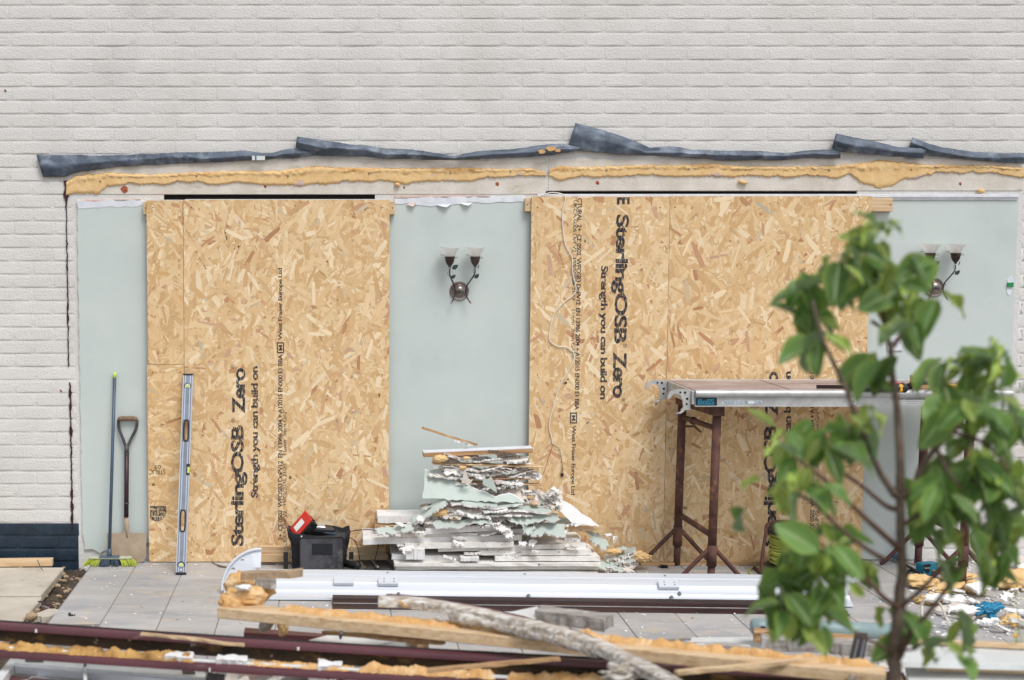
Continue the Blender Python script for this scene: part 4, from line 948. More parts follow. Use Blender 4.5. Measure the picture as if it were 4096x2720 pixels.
# things in the bag
def obox(c, size, M3, bv=.004):
    g = MB(); g.box((-size[0] / 2, -size[1] / 2, -size[2] / 2), (size[0] / 2, size[1] / 2, size[2] / 2), T(c) @ M3, bv=bv); return g
p0, p1 = at(1172, 2134, yb_ + .0), at(1236, 2060, yb_ + .0); mid = (p0 + p1) / 2; an = math.atan2(p1.z - p0.z, p1.x - p0.x)
rc = thing('red_case', mid + Vector((0, 0, -.05)), 'red lidded plastic case sticking up out of the tool bag', 'case')
part('lid', obox(mid, ((p1 - p0).length, .11, .012), rot(R(28), -an, 0)), 'red_plastic', rc)
part('label_strip', obox(mid + (rot(R(28), -an, 0) @ Vector((-.01, -.0, .0068))), (.07, .05, .0014), rot(R(28), -an, 0), .0005), 'label_white', rc)
M3 = rot(R(28), -an, 0); bcn = mid + M3 @ Vector((.012, 0, -.032))
part('tray', obox(bcn, (.10, .112, .05), M3), 'black_plastic', rc); part('latch', obox(bcn + M3 @ Vector((0, -.058, .008)), (.035, .008, .03), M3, .002), 'black_rubber', rc)
part('latch', obox(bcn + M3 @ Vector((.052, -.02, .008)), (.008, .03, .03), M3, .002), 'black_rubber', rc)
mt = thing('meter', at(1290, 2130, yb_), 'grey and black meter lying on top inside the bag', 'meter')
part('body', obox(at(1288, 2118, yb_ + .03), (.14, .08, .03), rot(0, R(6), .2), .008), 'black_plastic', mt); part('face', obox(at(1277, 2106, yb_ + .04), (.07, .06, .014), rot(R(10), R(4), .2), .006), 'level_edge', mt)
part('strap', obox(at(1315, 2130, yb_ + .02), (.08, .05, .022), rot(0, R(12), .1), .008), 'grey_bristle', mt)
g = MB(); g.tube(spline([at(1352, 2140, yb_ - .02), at(1400, 2126, yb_ - .02), at(1450, 2119, yb_), at(1500, 2122, yb_ - .04), at(1514, 2145, yb_ - .06), at(1512, 2190, yb_ - .06), at(1500, 2238, yb_ - .06)], 6), .0026, 6)
part('power_lead', g, 'cable_black', smooth=True, label='thin black lead arching from the bag to the board pile', cat='cable')
g = MB(); g.tube(spline([at(1372, 2140, yb_ - .06), at(1412, 2158, yb_ - .08), at(1432, 2195, yb_ - .08), at(1438, 2240, yb_ - .08)], 6), .0026, 6)
part('power_lead', g, 'cable_black', smooth=True, label='thin black lead hanging down the right side of bag', cat='cable')
# flap mat with tools
mz = .035
P = [gr(1290, 2260, mz), gr(1330, 2242, mz), gr(1545, 2240, mz), gr(1592, 2284, mz), gr(1590, 2300, mz), gr(1310, 2296, mz)]
g = MB(); g.prism(P, (0, 0, -.03)); part('padded_mat', g, 'mat_fabric', label='dark grey padded mat in front of the tool bag carrying tools', cat='mat')
tz = mz + .002
root = thing('grinder_handle', gr(1400, 2262, tz), 'black side handle lying on the padded mat', 'handle')
g = MB(); g.tube([gr(1375, 2246, tz + .02), gr(1390, 2252, tz + .02), gr(1430, 2262, tz + .02), gr(1436, 2264, tz + .02)], [.014, .018, .018, .015], 12); part('grip', g, 'black_rubber', root, True)
for a in ((1350, 2254), (1415, 2276)): g = MB(); g.tube([gr(a[0] + 24, a[1] - 6, tz + .012), gr(a[0], a[1], tz + .004)], [.008, .005], 6); part('bracket_leg', g, 'black_plastic', root)
root = thing('adjustable_wrench', gr(1450, 2272, tz), 'grey adjustable wrench lying on padded mat', 'wrench')
g = MB(); g.prism([gr(1440, 2246, tz + .006), gr(1448, 2246, tz + .006), gr(1458, 2266, tz + .006), gr(1446, 2270, tz + .006)], (0, 0, -.006)); part('shank', g, 'steel_tool', root)
g = MB(); g.prism([gr(1438, 2268, tz + .008), gr(1460, 2262, tz + .008), gr(1466, 2274, tz + .008), gr(1456, 2272, tz + .008), gr(1456, 2278, tz + .008), gr(1436, 2280, tz + .008)], (0, 0, -.008)); part('jaw', g, 'steel_tool', root)
root = thing('box_spanner', gr(1500, 2266, tz), 'short grey tube spanner lying on padded mat', 'spanner')
g = MB(); g.tube([gr(1492, 2245, tz + .009), gr(1505, 2264, tz + .009)], .008, 10); part('tube', g, 'steel_tool', root, True)
g = MB(); g.tube([gr(1505, 2264, tz + .010), gr(1512, 2272, tz + .010)], .0115, 10); part('socket', g, 'steel_tool', root, True); g = MB(); g.tube([gr(1490, 2243, tz + .009), gr(1494, 2249, tz + .009)], .0105, 10); part('collar', g, 'steel_tool', root, True)

# ================================================================== PILE OF BOARDS
def flat_board(u0, u1, vt, vb, y, dep, m, label, seed, tilt=0.0, jag=.004, name='insulation_board', cat='board', group='white insulation boards in the big pile', yaw=0.0, side=None):
    A, B = at(u0, vb, y), at(u1, vb, y); Th = max(.012, at(u0, vt, y).z - A.z - .006); y += ((seed * 37) % 11 - 5) * .006; L_ = B.x - A.x
    M = T((A.x + L_ / 2, y + dep / 2, A.z + Th / 2)) @ rot(0, tilt, yaw)
    g = MB(); g.slab(L_, dep, Th, M, seed, jag, .0015, 18, 4, (0, 1, 0)); return part(name, g, [m, side or m], label=label, cat=cat, group=group)
D, W_ = 'polystyrene_dirty', 'polystyrene'
flat_board(1578, 2392, 2283, 2302, -.46, .36, D, 'lowest long insulation board of the big pile', 1)
flat_board(1582, 2397, 2263, 2282, -.46, .36, D, 'second insulation board from the bottom of the pile', 2)
flat_board(1574, 2402, 2246, 2262, -.455, .36, D, 'third insulation board from the bottom of the pile', 3)
flat_board(1980, 2402, 2224, 2245, -.45, .35, D, 'mud speckled short board on the right, fourth from the bottom', 4)
flat_board(1566, 1915, 2222, 2246, -.43, .33, W_, 'clean white board on the left, just above the third layer', 5, tilt=.02, jag=.008)
flat_board(1620, 1699, 2190, 2236, -.455, .10, W_, 'small square white block at the left of the pile front', 6)
flat_board(1840, 1915, 2222, 2240, -.455, .08, W_, 'tiny white block wedged below the tilted muddy board', 66)
flat_board(1915, 2366, 2199, 2222, -.43, .33, D, 'muddy board under the tilted board, ending at right', 7, tilt=.0)
flat_board(1752, 2274, 2184, 2206, -.44, .33, D, 'slightly tilted board with big mud lumps along its edge', 8, tilt=-.028)
flat_board(2110, 2345, 2168, 2198, -.36, .26, D, 'grubby board end showing at the right behind the tilted board', 9)
flat_board(2258, 2325, 2150, 2188, -.34, .2, W_, 'rounded clean white board end at the right of the pile', 10)
flat_board(1617, 2055, 2163, 2188, -.42, .3, D, 'board with brown top dust right under the long overhanging one', 11, tilt=-.02)
flat_board(1450, 2088, 2143, 2170, -.40, .3, W_, 'long white board sticking far out to the left over the bag', 12, tilt=-.028, jag=.006)
flat_board(1606, 1912, 2132, 2156, -.415, .27, D, 'board with yellowed left end on the long overhanging one', 13, tilt=-.01)
flat_board(1700, 2012, 2098, 2126, -.40, .24, W_, 'white board in the middle below the torn plasterboard', 14, tilt=-.06)
flat_board(1900, 2240, 2112, 2140, -.37, .26, W_, 'white board under the torn green sheets at right', 15, tilt=-.03)
flat_board(1510, 1720, 2064, 2096, -.30, .2, W_, 'clean white board end sticking out at upper left of pile', 16)
flat_board(1498, 1640, 2096, 2112, -.28, .2, 'timber_old', 'thin brown board under the upper left white board end', 17, name='wood_offcut', group='wood pieces in the big pile')
flat_board(1500, 1900, 2108, 2140, -.28, .2, W_, 'white board deep in the pile behind the overhanging one', 18)
PB = ['board_green', 'gypsum', 'board_pink', 'board_paper']
def scrap(u, v, y, L_, Wd, th, seed, label, tilt=0.0, pitch=0.0, yaw=0.0, top=0, jag=.03, warp=.01, curl=0.0, group='torn plasterboard scraps in the big pile'):
    g = MB(); g.slab(L_, Wd, th, T(at(u, v, y)) @ rot(pitch, tilt, yaw), seed, jag, warp, 22, 6, (top, 1, 2 if seed % 2 else 3), curl)
    return part('plasterboard_scrap', g, PB, label=label, cat='plasterboard', group=group)
scrap(1720, 2045, -.42, .23, .07, .013, 21, 'sage green board strip slanting up at the left of the pile', tilt=-.52, pitch=.6, jag=.012)
scrap(1575, 2118, -.43, .22, .10, .010, 22, 'green scrap drooping over the left white boards', tilt=-.12, pitch=.3, yaw=.1)
scrap(1850, 2092, -.44, .34, .10, .008, 23, 'broad green sheet with torn edge in the middle of pile', tilt=-.07, pitch=.35)
scrap(2130, 2072, -.43, .30, .12, .006, 24, 'broad sagging green sheet right of the middle', tilt=.03, pitch=.45, warp=.02)
scrap(2190, 2125, -.45, .22, .12, .010, 25, 'green sheet with white torn front edge at lower right of the pile', tilt=-.08, pitch=.4)
scrap(2060, 2035, -.42, .40, .12, .012, 26, 'flat board with pink edge above the sagging green sheet', tilt=-.01, pitch=.18)
scrap(2290, 2095, -.30, .26, .10, .004, 27, 'curled green sheet sloping down at right of pile', tilt=.25, pitch=.5, curl=-.02)
scrap(1950, 2010, -.40, .42, .16, .010, 28, 'thin pale board directly below the big green panel', tilt=.02, pitch=.1)
scrap(1850, 2055, -.42, .24, .10, .008, 29, 'brown backed scrap below the slanting green strip', tilt=-.2, pitch=.4, top=3)
scrap(2110, 2120, -.46, .09, .08, .003, 30, 'small curled green flap hanging at lower right', tilt=.4, pitch=.9, curl=.02)
# big green panel
P = ragged([(1700, 1880), (1795, 1886), (1812, 1915), (1832, 1932), (1872, 1934), (1900, 1956), (1985, 1988), (2040, 1975), (2085, 2002), (2100, 2012), (1860, 2002), (1692, 1992)], 9, 3, 16)
g = MB(); g.prism([at(u, v, -.44 + .09 * (1995 - v) / 115) for u, v in P], (0, .012, .004), side=1); part('torn_plasterboard', g, ['board_green', 'gypsum'], label='large pale green panel with a torn top standing in the pile', cat='plasterboard')
g = MB(); g.prism([at(u, v, -.46) for u, v in ((1930, 1910), (1950, 1918), (1965, 1905), (1985, 1950), (1988, 1972), (1960, 1952), (1932, 1940))], (0, .004, 0)); part('paper_flap', g, 'board_green', label='pointed green paper flap bent up above the big panel', cat='paper')
g = MB(); g.prism([at(u, v, -.455) for u, v in ((1855, 1888), (1868, 1895), (1876, 1920), (1892, 1918), (1880, 1936), (1845, 1932), (1852, 1912))], (0, .006, 0)); part('paper_flap', g, 'board_paper', label='tan paper flap hanging in the torn notch of the big panel', cat='paper')
scrap(2060, 1975, -.38, .20, .10, .003, 35, 'brown curled paper behind the right end of the big panel', tilt=.12, pitch=.9, top=3, curl=-.03)
# top plank, slats and sticks
o, M, L_ = plank('painted_plank', at(1692, 1824, -.33), at(2128, 1806, -.33), .10, .024, 'timber_old', 'white painted plank lying on top of the pile', cat='plank', group='wood pieces in the big pile')
g = MB(); g.box((.001, -.0495, .0242), (L_ - .001, .0495, .0262), M); part('white_top', g, 'white_paint', o)
g = MB(); g.box((.02, .0502, .004), (L_ * .92, .0518, .022), M) if False else None
plank('split_stick', at(1682, 1714, -.27), at(1912, 1784, -.24), .035, .012, 'timber_old', 'splintered stick rising to the left above the top plank', cat='stick', group='wood pieces in the big pile', jag=.012, seed=4)
scrap(1850, 1772, -.28, .13, .06, .012, 37, 'white torn plaster bit under the splintered stick', tilt=.3)
plank('slat', at(1728, 1855, -.36), at(2170, 1868, -.34), .07, .008, 'timber', 'upper flat slat with pale edge below the top plank', cat='slat', group='wood pieces in the big pile')
plank('slat', at(1815, 1930, -.36), at(2165, 1940, -.33), .05, .007, 'timber_old', 'dark slat showing through the torn notch', cat='slat', group='wood pieces in the big pile')
plank('slat', at(1810, 1912, -.35), at(2120, 1916, -.33), .05, .007, 'timber_old', 'dark slat just above the other in the notch', cat='slat', group='wood pieces in the big pile')
plank('bark_stick', at(1950, 1806, -.38), at(2062, 1820, -.38), .02, .010, 'bark', 'dark splintered stick under the top plank at right', cat='stick', group='wood pieces in the big pile', jag=.006, seed=7)
plank('wood_offcut', at(2262, 2126, -.33), at(2416, 2120, -.33), .05, .026, 'timber', 'pale wood offcut sticking out at right of the pile', cat='timber', group='wood pieces in the big pile', jag=.006, seed=9)
g = MB(); g.prism([at(u, v, -.40 + .0008 * (2100 - v)) for u, v in ragged([(2205, 2008), (2235, 2000), (2270, 2016), (2335, 2062), (2396, 2106), (2330, 2098), (2300, 2106), (2270, 2075)], 4, 3, 16)], (0, .03, .006)); part('insulation_board', g, 'polystyrene', label='thick white slab sliding down at the upper right of pile', cat='board', group='white insulation boards in the big pile')
# many small torn pieces, by layer
LAYERS = [('torn scrap in the layer right under the top plank', 1822, 1850, 1740, 2110, 13, .10, .17), ('torn scrap in the layer under the upper flat slat', 1868, 1905, 1720, 2170, 18, .12, .24),
          ('torn scrap behind the big green panel', 1912, 1990, 1830, 2130, 14, .10, .2), ('torn scrap between the big green panel and white boards', 2008, 2075, 1690, 2230, 22, .10, .22),
          ('torn scrap on top of the white insulation boards', 2080, 2130, 1600, 2260, 14, .07, .15), ('torn scrap at the upper right shoulder of the pile', 1962, 2030, 2120, 2250, 13, .06, .12)]
r = random.Random(31)
def where(u, u0, u1): return ('left end', 'left part', 'middle', 'right part', 'right end')[min(4, max(0, int(5 * (u - u0) / (u1 - u0))))]
TOPN = ('sage green', 'white', 'pinkish', 'tan')
for li, (lab, v0, v1, u0, u1, n, l0, l1) in enumerate(LAYERS):
    n = int(n * 1.75)
    for k in range(n):
        v = v0 + (v1 - v0) * (k + .5) / n; L_ = r.uniform(l0, l1) * r.uniform(.6, 1.1); hw = L_ * 690 / 2; u = r.uniform(u0 + hw * .7, u1 - hw * .7)
        y = -.42 + .14 * r.random() + (.03 if li < 3 else -.02); tp_ = r.choice([1, 1, 1, 1, 0, 3, 2])
        scrap(u, v, y, L_, r.uniform(.05, .13), r.uniform(.003, .011), 100 + li * 60 + k, '%s%s %s, %s' % ('long ' if L_ > .15 else ('tiny ' if L_ < .085 else ''), TOPN[tp_], lab, where(u, u0, u1)), tilt=r.gauss(0, .09), pitch=r.gauss(.12, .16), yaw=r.gauss(0, .3), top=tp_, jag=.035, warp=.014)
for i, (u, v, a, lab) in enumerate(((1760, 1835, 26, 'orange foam lump under the left end of the top plank'), (1865, 1832, 12, 'small foam crumb below the top plank'), (1760, 2050, 26, 'brown foam lump under the slanting green strip'), (1815, 2072, 16, 'yellow foam sliver on the broad green sheet'), (2140, 2015, 12, 'foam bit at right below the big green panel'), (2245, 2125, 11, 'foam bit on the lower right green sheet'), (1850, 1870, 14, 'foam bit stuck to the upper flat slat'))):
    g = MB(); g.lump(at(u, v, -.41), (a / 690 * 1.1, .025, a / 690 * .55), 40 + i, sub=3, amp=.4, fr=2.2); part('foam_lump', g, 'foam', smooth=True, label=lab, cat='foam', group='foam bits in the big pile')
for k in range(26):
    u = r.uniform(1560, 2330); v = 2150 + 60 * abs(r.gauss(0, .5)) if k % 2 else r.uniform(2075, 2140)
    scrap(u, v, -.47 + .05 * r.random(), r.uniform(.04, .12), r.uniform(.03, .07), r.uniform(.004, .016), 1300 + k, '%s white fragment lying on the board fronts, %s of the pile' % (('flaky', 'chunky', 'splintered')[k % 3], where(u, 1560, 2330)), tilt=r.gauss(0, .25), pitch=r.gauss(.35, .25), yaw=r.gauss(0, .4), top=1, jag=.02, group='white fragments on the board fronts')
# core that carries the pile
g = MB(); g.slab(.40, .16, .10, T(at(1930, 1940, -.23)), 5, .03, .01, 8, 4, (0, 0, 0)); part('insulation_board', g, 'polystyrene_dirty', label='thick grubby board block hidden deep behind the big green panel', cat='board', group='white insulation boards in the big pile')
g = MB(); g.slab(.62, .16, .12, T(at(1930, 2060, -.23)), 6, .03, .01, 8, 4, (0, 0, 0)); part('insulation_board', g, 'polystyrene_dirty', label='thick grubby board block hidden deep in the pile middle', cat='board', group='white insulation boards in the big pile')
# side heap at the right of the pile
HG = 'scraps heaped on the floor right of the big pile'
scrap(2440, 2262, -.36, .17, .13, .008, 61, 'green square scrap lying flat beside the big pile', tilt=.03, pitch=.25, group=HG)
scrap(2400, 2165, -.33, .13, .10, .010, 62, 'green scrap leaning on the right end of the pile', tilt=.5, pitch=.9, group=HG)
scrap(2490, 2195, -.30, .08, .05, .006, 63, 'small green scrap jutting out right of the heap', tilt=-.2, pitch=.4, group=HG)
scrap(2460, 2155, -.30, .05, .10, .012, 64, 'white plaster piece standing upright in side heap', tilt=1.35, pitch=.3, top=1, group=HG)
scrap(2440, 2135, -.29, .07, .05, .008, 65, 'white plaster piece lying across the upright one', tilt=.1, pitch=.3, top=1, group=HG)
for k in range(14):
    scrap(r.uniform(2400, 2520), 2205 + k * 5.5, -.28 - .008 * k, r.uniform(.06, .15), r.uniform(.05, .1), .007, 300 + k, '%s torn scrap in the %s of the low heap beside pile' % (('small', 'thin', 'bent')[k % 3], ('top', 'upper middle', 'lower middle', 'bottom')[min(3, k // 4)]), tilt=r.gauss(0, .15), pitch=r.gauss(.2, .2), yaw=r.gauss(0, .5), top=r.choice([1, 1, 0, 3]), group=HG)
g = MB(); g.lump(at(2548, 2225, -.26), (.085, .05, .028), 3, amp=.45, fr=2.5, M=rot(0, .1, 0)); part('foam_lump', g, 'foam', smooth=True, label='flat yellow foam scrap by the trestle foot', cat='foam')
g = MB(); g.lump(at(2452, 2205, -.34), (.05, .03, .014), 8, amp=.4); part('foam_lump', g, 'foam', smooth=True, label='small pale foam scrap on the low heap', cat='foam')
g = MB(); g.lump(gr(2655, 2266, .008), (.022, .016, .009), 5, amp=.9, fr=3); part('moss_clump', g, 'black_rubber', label='small dark moss clump on tiles left of the trestle leg', cat='moss')

# ================================================================== TRESTLES AND PLATFORM
def trestle(fx, fy, rx_, ry_, zt, label, m='rust', feet=True):
    root = thing('trestle', ((fx + rx_) / 2, (fy + ry_) / 2, 0), label, 'trestle', 'rusty trestles under the platform')
    F0, R0 = Vector((fx, fy, 0)), Vector((rx_, ry_, 0)); up = Vector((.015, 0, 1))
    at_ = lambda B, z: B + up * z
    for B in (F0, R0):
        g = MB(); g.tube([B, at_(B, .12)], .020, 14); lg = part('leg', g, m, root, True)
        g = MB(); g.tube([at_(B, .16), at_(B, zt - .05)], .0235, 14); part('upper_tube', g, m, lg, True)
        g = MB(); g.tube([at_(B, .115), at_(B, .23)], .0265, 14); part('sleeve', g, m, lg, True)
        for s_ in (-1, 1):
            g = MB(); g.tube(spline([at_(B, .225), B + Vector((s_ * .09, 0, .13)), B + Vector((s_ * .18, 0, .035)), B + Vector((s_ * .215, 0, .010))], 4), .0125, 8); part('foot_brace', g, m, root, True)
    for z0_, z1_, r_ in ((.30, .28, .016), (.86, .86, .015)):
        g = MB(); g.tube([at_(R0, z0_), at_(F0, z1_)], r_, 12); ru = part('rung', g, m, root, True)
        if z0_ > .5:
            c = at_(R0, z0_).lerp(at_(F0, z1_), .35); dd = (at_(F0, z1_) - at_(R0, z0_)).normalized()
            g = MB(); g.tube([c - dd * .012, c + dd * .012], .022, 12); part('clamp_ring', g, m, ru, True)
            g = MB(); g.tube([c + Vector((-.05, -.01, -.03)), c + Vector((.0, -.02, -.028)), c + Vector((.035, -.03, -.06))], .0065, 8); part('pin', g, m, ru, True)
    A, B = at_(R0, zt - .028), at_(F0, zt - .028); d = (B - A).normalized()
    plank('head_beam', A - d * .04 - Vector((0, 0, .028)), B + d * .04 - Vector((0, 0, .028)), .055, .056, m, None, cat=None, parent=root)
    return root
ZP = 1.005
ZP = Z(1625, -.75) - .004
trestle(X(2850, 2000, -.66), -.66, X(2712, 2000, -.14), -.14, ZP, 'rusty trestle standing at the left end of the platform')
trestle(X(3860, 2000, -.66), -.66, X(3680, 2000, -.14), -.14, ZP, 'maroon trestle under the right end behind the tree', 'rust_maroon')
px_l, px_r = X(2782, 1580, -.75), X(4050, 1580, -.75)
yF, yB = -.75, -.13
zF = Z(1560, yF)
root = thing('scaffold_platform', ((px_l + px_r) / 2, -.44, zF - .1), 'aluminium edged scaffold platform deck with worn ply top on trestles', 'platform')
g = MB(); g.box((px_l + .002, yF + .012, zF - .022), (px_r, yB - .012, zF - .004)); dk = part('deck', g, 'deck_ply', root)
g = MB(); g.box((X(3090, 1540, -.4), yF + .03, zF - .0038), (X(3090, 1540, -.4) + .004, yB - .03, zF - .003)); part('hatch_gap', g, 'hole_dark', dk)
g = MB(); g.box((X(3090, 1540, -.4) + .006, yB - .22, zF - .0038), (px_r - .1, yB - .217, zF - .003)); part('hatch_gap', g, 'hole_dark', dk)
zt1, zt2, zt3 = zF, Z(1590, yF), Z(1625, yF)
g = MB(); g.tube([(px_l, yF + .008, (zt1 + zt2) / 2), (px_r, yF + .008, (zt1 + zt2) / 2)], (zt1 - zt2) / 2 + .001, 16); g.box((px_l, yF + .006, zt3), (px_r, yF + .03, zt2 + .004)); g.box((px_l, yF + .003, zt3 - .003), (px_r, yF + .034, zt3 + .003)); part('side_rail', g, 'aluminium_scuffed', root, 'auto')
g = MB(); g.box((px_l, yB - .03, zt3), (px_r, yB, zt1 - .002), bv=.004); part('side_rail', g, 'aluminium_scuffed', root)
g = MB(); g.box((px_l - .016, yF + .01, zt3 + .008), (px_l - .0005, yB - .005, zt1 - .006), bv=.002); part('end_rail', g, 'aluminium_scuffed', root)
for y in (yF + .03, yB - .06):
    g = MB(); x0_ = px_l - .018; zc = zt1 - .02
    arc = [(x0_, zc + .016), (x0_ - .04, zc + .02), (x0_ - .085, zc + .018), (x0_ - .112, zc + .004), (x0_ - .122, zc - .028), (x0_ - .108, zc - .03), (x0_ - .098, zc - .008), (x0_ - .078, zc - .002), (x0_ - .052, zc - .010), (x0_ - .04, zc - .04), (x0_ - .036, zc - .075), (x0_ - .05, zc - .092), (x0_, zc - .088)]
    g.prism([(x, y, z) for x, z in arc], (0, .016, 0)); hk = part('hook', g, 'aluminium_scuffed', root)
    for (dx, dz, rr) in ((-.03, .003, .007), (-.055, .004, .006), (-.018, -.03, .007), (-.02, -.058, .006)):
        g = MB(); g.lathe([(rr, 0), (rr * .9, .0012)], (x0_ + dx, y - .0003, zc + dz), 10, 'y'); part('hook_hole', g, 'hole_dark', hk)
    g = MB(); g.tube([(x0_ - .03, y + .008, zc - .088), (x0_ - .05, y + .008, zc - .105), (x0_ - .075, y + .008, zc - .11)], [.008, .007, .003], 8); part('latch', g, 'aluminium_scuffed', hk, True)
yl = yF + .006
def sticker(u0, u1, v0, v1, m, nm='sticker', dy=.0008):
    g = MB(); g.prism([at(u0, v0, yl - dy), at(u1, v0, yl - dy), at(u1, v1, yl - dy), at(u0, v1, yl - dy)], (0, .0004, 0)); return part(nm, g, m, root)
sticker(2782, 2868, 1591, 1622, 'label_black'); sticker(2888, 3048, 1603, 1614, 'label_white', dy=.0006); sticker(3398, 3424, 1591, 1618, 'label_white'); sticker(3594, 3700, 1592, 1600, 'label_black'); sticker(3594, 3700, 1600.5, 1618, 'label_white')
def lab(body, u, v, wpx, hpx, m, bold=0.0): text(body, at(u, v, yl - .0016), RT, VUP, wpx * 7.46 / FPX, hpx * 7.46 / FPX, root, m, bold)
lab('BoSS', 2792, 1619, 66, 24, 'teal_card', .03); lab('THIS EDGE TO OUTSID', 2890, 1614, 104, 10, 'ink_blue', .012); lab('TOWER', 3016, 1614, 31, 9, 'ink_blue', .01)
lab('W', 3403, 1614, 18, 18, 'ink_plain'); lab('MAXIMUM SAFE WORKING LOAD', 3598, 1599, 98, 6, 'label_white', .01); lab('EVENLY DISTRIBUTED PER PLATFORM', 3598, 1608, 96, 4, 'ink_plain'); lab('DO NOT EXCEED LOAD PER TOWER', 3598, 1615, 90, 4, 'ink_plain')
# things on the platform
zD = zF - .003
root = thing('hand_saw', (X(3560, 1545, -.55), -.55, zD), 'red and black handled tool with yellow grip lying on platform', 'tool')
P0, P1 = gr(3480, 1548, zD + .014), gr(3624, 1554, zD + .02)
part('body', obox((P0 + P1) / 2 + Vector((-.06, .0, 0)), (.2, .045, .03), rot(0, 0, -.08), .01), 'black_plastic', root); part('grip', obox(P1 + Vector((-.03, 0, .002)), (.08, .06, .045), rot(0, 0, -.05), .016), 'black_rubber', root)
part('grip_band', obox(P1 + Vector((-.034, -.001, .003)), (.028, .0625, .042), rot(0, 0, -.05), .010), 'yellow_plastic', root); part('blade', obox(P0 + Vector((-.03, 0, 0)), (.5, .004, .02), rot(0, 0, -.05), .0005), 'hole_dark', root)
part('cover', obox(P0 + Vector((.05, .02, .018)), (.22, .05, .012), rot(0, 0, -.05), .004), 'red_plastic', root)
root = thing('cardboard_box', gr(3690, 1555, zD), 'small brown cardboard box on the platform behind the leaves', 'box')
c = gr(3694, 1556, zD)
part('carton', obox(c + Vector((0, .04, .036)), (.088, .07, .07), rot(0, 0, .45), .0015), 'cardboard', root); part('tape', obox(c + Vector((0, .04, .0715)), (.09, .018, .001), rot(0, 0, .45), .0003), 'timber', root)
root = thing('black_strap', gr(3640, 1530, zD), 'black strap with blue edge looped on platform behind the box', 'strap')
g = MB(); g.tube(spline([gr(3610, 1538, zD + .01), gr(3625, 1545, zD + .01), gr(3650, 1535, zD + .03), gr(3700, 1530, zD + .055), gr(3740, 1535, zD + .03)], 5), .012, 8); part('webbing', g, 'black_rubber', root, True)
g = MB(); g.tube(spline([gr(3606, 1540, zD + .008), gr(3625, 1549, zD + .01), gr(3652, 1539, zD + .022)], 5), .005, 6); part('blue_cord', g, 'teal_card', root, True)
g = MB(); g.lathe([(.05, 0), (.05, .03)], gr(3790, 1560, zD), 18); part('tape_roll', g, 'yellow_plastic', smooth='auto', label='yellow roll beside the cardboard box on the platform', cat='tape')

# ================================================================== ALUMINIUM BEAM
def beam_pt(u, prof):            # profile (dy, z) measured from a back line that runs slightly towards the camera to the right
    x = X(u, 2350, -.85); yb0 = -.735 - .050 * (x + .35); return Vector((x, yb0 + prof[0], prof[1]))
PROF = [(0, .0), (0, .112), (-.008, .118), (-.05, .104), (-.052, .098), (-.056, .098), (-.10, .072), (-.102, .075), (-.106, .070), (-.155, .042), (-.157, .046), (-.161, .038), (-.205, .016), (-.215, .018), (-.217, .006), (-.20, .002), (-.02, .0)]
uL, uR = 1022, 3345
root = thing('roof_beam', beam_pt(2100, (-.1, 0)), 'long silver aluminium roof beam lying across the patio', 'beam')
g = MB(); A = [beam_pt(uL, p) for p in PROF]; n_ = len(A); P = []
NS = 24
for k in range(NS + 1):
    u = uL + (uR - uL) * k / NS
    for p in PROF:
        q = beam_pt(u, p); q.z += .0035 * noise.noise(Vector((u * .004, p[0] * 8, 2))); q.y += .003 * noise.noise(Vector((u * .003, 9, 2))); P.append(q)
F = [tuple(range(n_ - 1, -1, -1)), tuple(range(NS * n_, (NS + 1) * n_))]
for k in range(NS):
    for j in range(n_): F.append((k * n_ + j, k * n_ + (j + 1) % n_, (k + 1) * n_ + (j + 1) % n_, (k + 1) * n_ + j))
g.add(P, F); part('profile', g, 'aluminium', root, 'auto')
def on_beam(u, s_, lift=.001):     # s_ 0..1 down the sloping front
    i = .05 + (.205 - .05) * s_; z = .104 + (.016 - .104) * s_
    q = beam_pt(u, (-i, z)); n_v = Vector((0, -.088, .155)).normalized(); return q + n_v * lift, n_v
SLOPE = math.atan2(.088, .155)
for (u, dots) in ((1375, False), (1552, True), (2655, True)):
    c, nv = on_beam(u, .36, .012); M = T(c) @ rot(SLOPE, 0, -.05)
    g = MB(); g.box((-.052, -.026, -.010), (.052, .026, .010), M, bv=.002); bk = part('bracket', g, 'aluminium', root)
    if dots:
        for dx in (-.022, .03):
            for dy in (-.010, .010): g = MB(); g.lathe([(.0038, 0), (.003, .0008)], (0, 0, 0), 8); g.v = [tuple(M @ (Vector(p) + Vector((dx, dy, .0101)))) for p in g.v]; part('screw_hole', g, 'hole_dark', bk)
for u in (1552, 2100, 2655, 3120):
    q = beam_pt(u, (-.03, .1132)); g = MB(); g.lathe([(.0055, 0), (.004, .001)], q, 10); part('rivet_hole', g, 'hole_dark', root)
for u in (1590, 2100, 2655, 2690):
    c, nv = on_beam(u, .84 if u != 2690 else .68, .0); g = MB(); g.tube([c - nv * .002, c + nv * .006], .011, 10); g.tube([c + nv * .006, c + nv * .014], .0075, 6); part('bolt', g, 'screw_zinc', root)
def end_plate(uc, sgn, c0, r_, lab=None):
    g = MB(); P = []
    for k in range(26):
        t = R(90) + R(180) * k / 25 if sgn < 0 else R(90) - R(180) * k / 25
        P.append(c0 + Vector((r_ * math.cos(t), -.05 * math.sin(t) * 0, r_ * math.sin(t))))
    return P
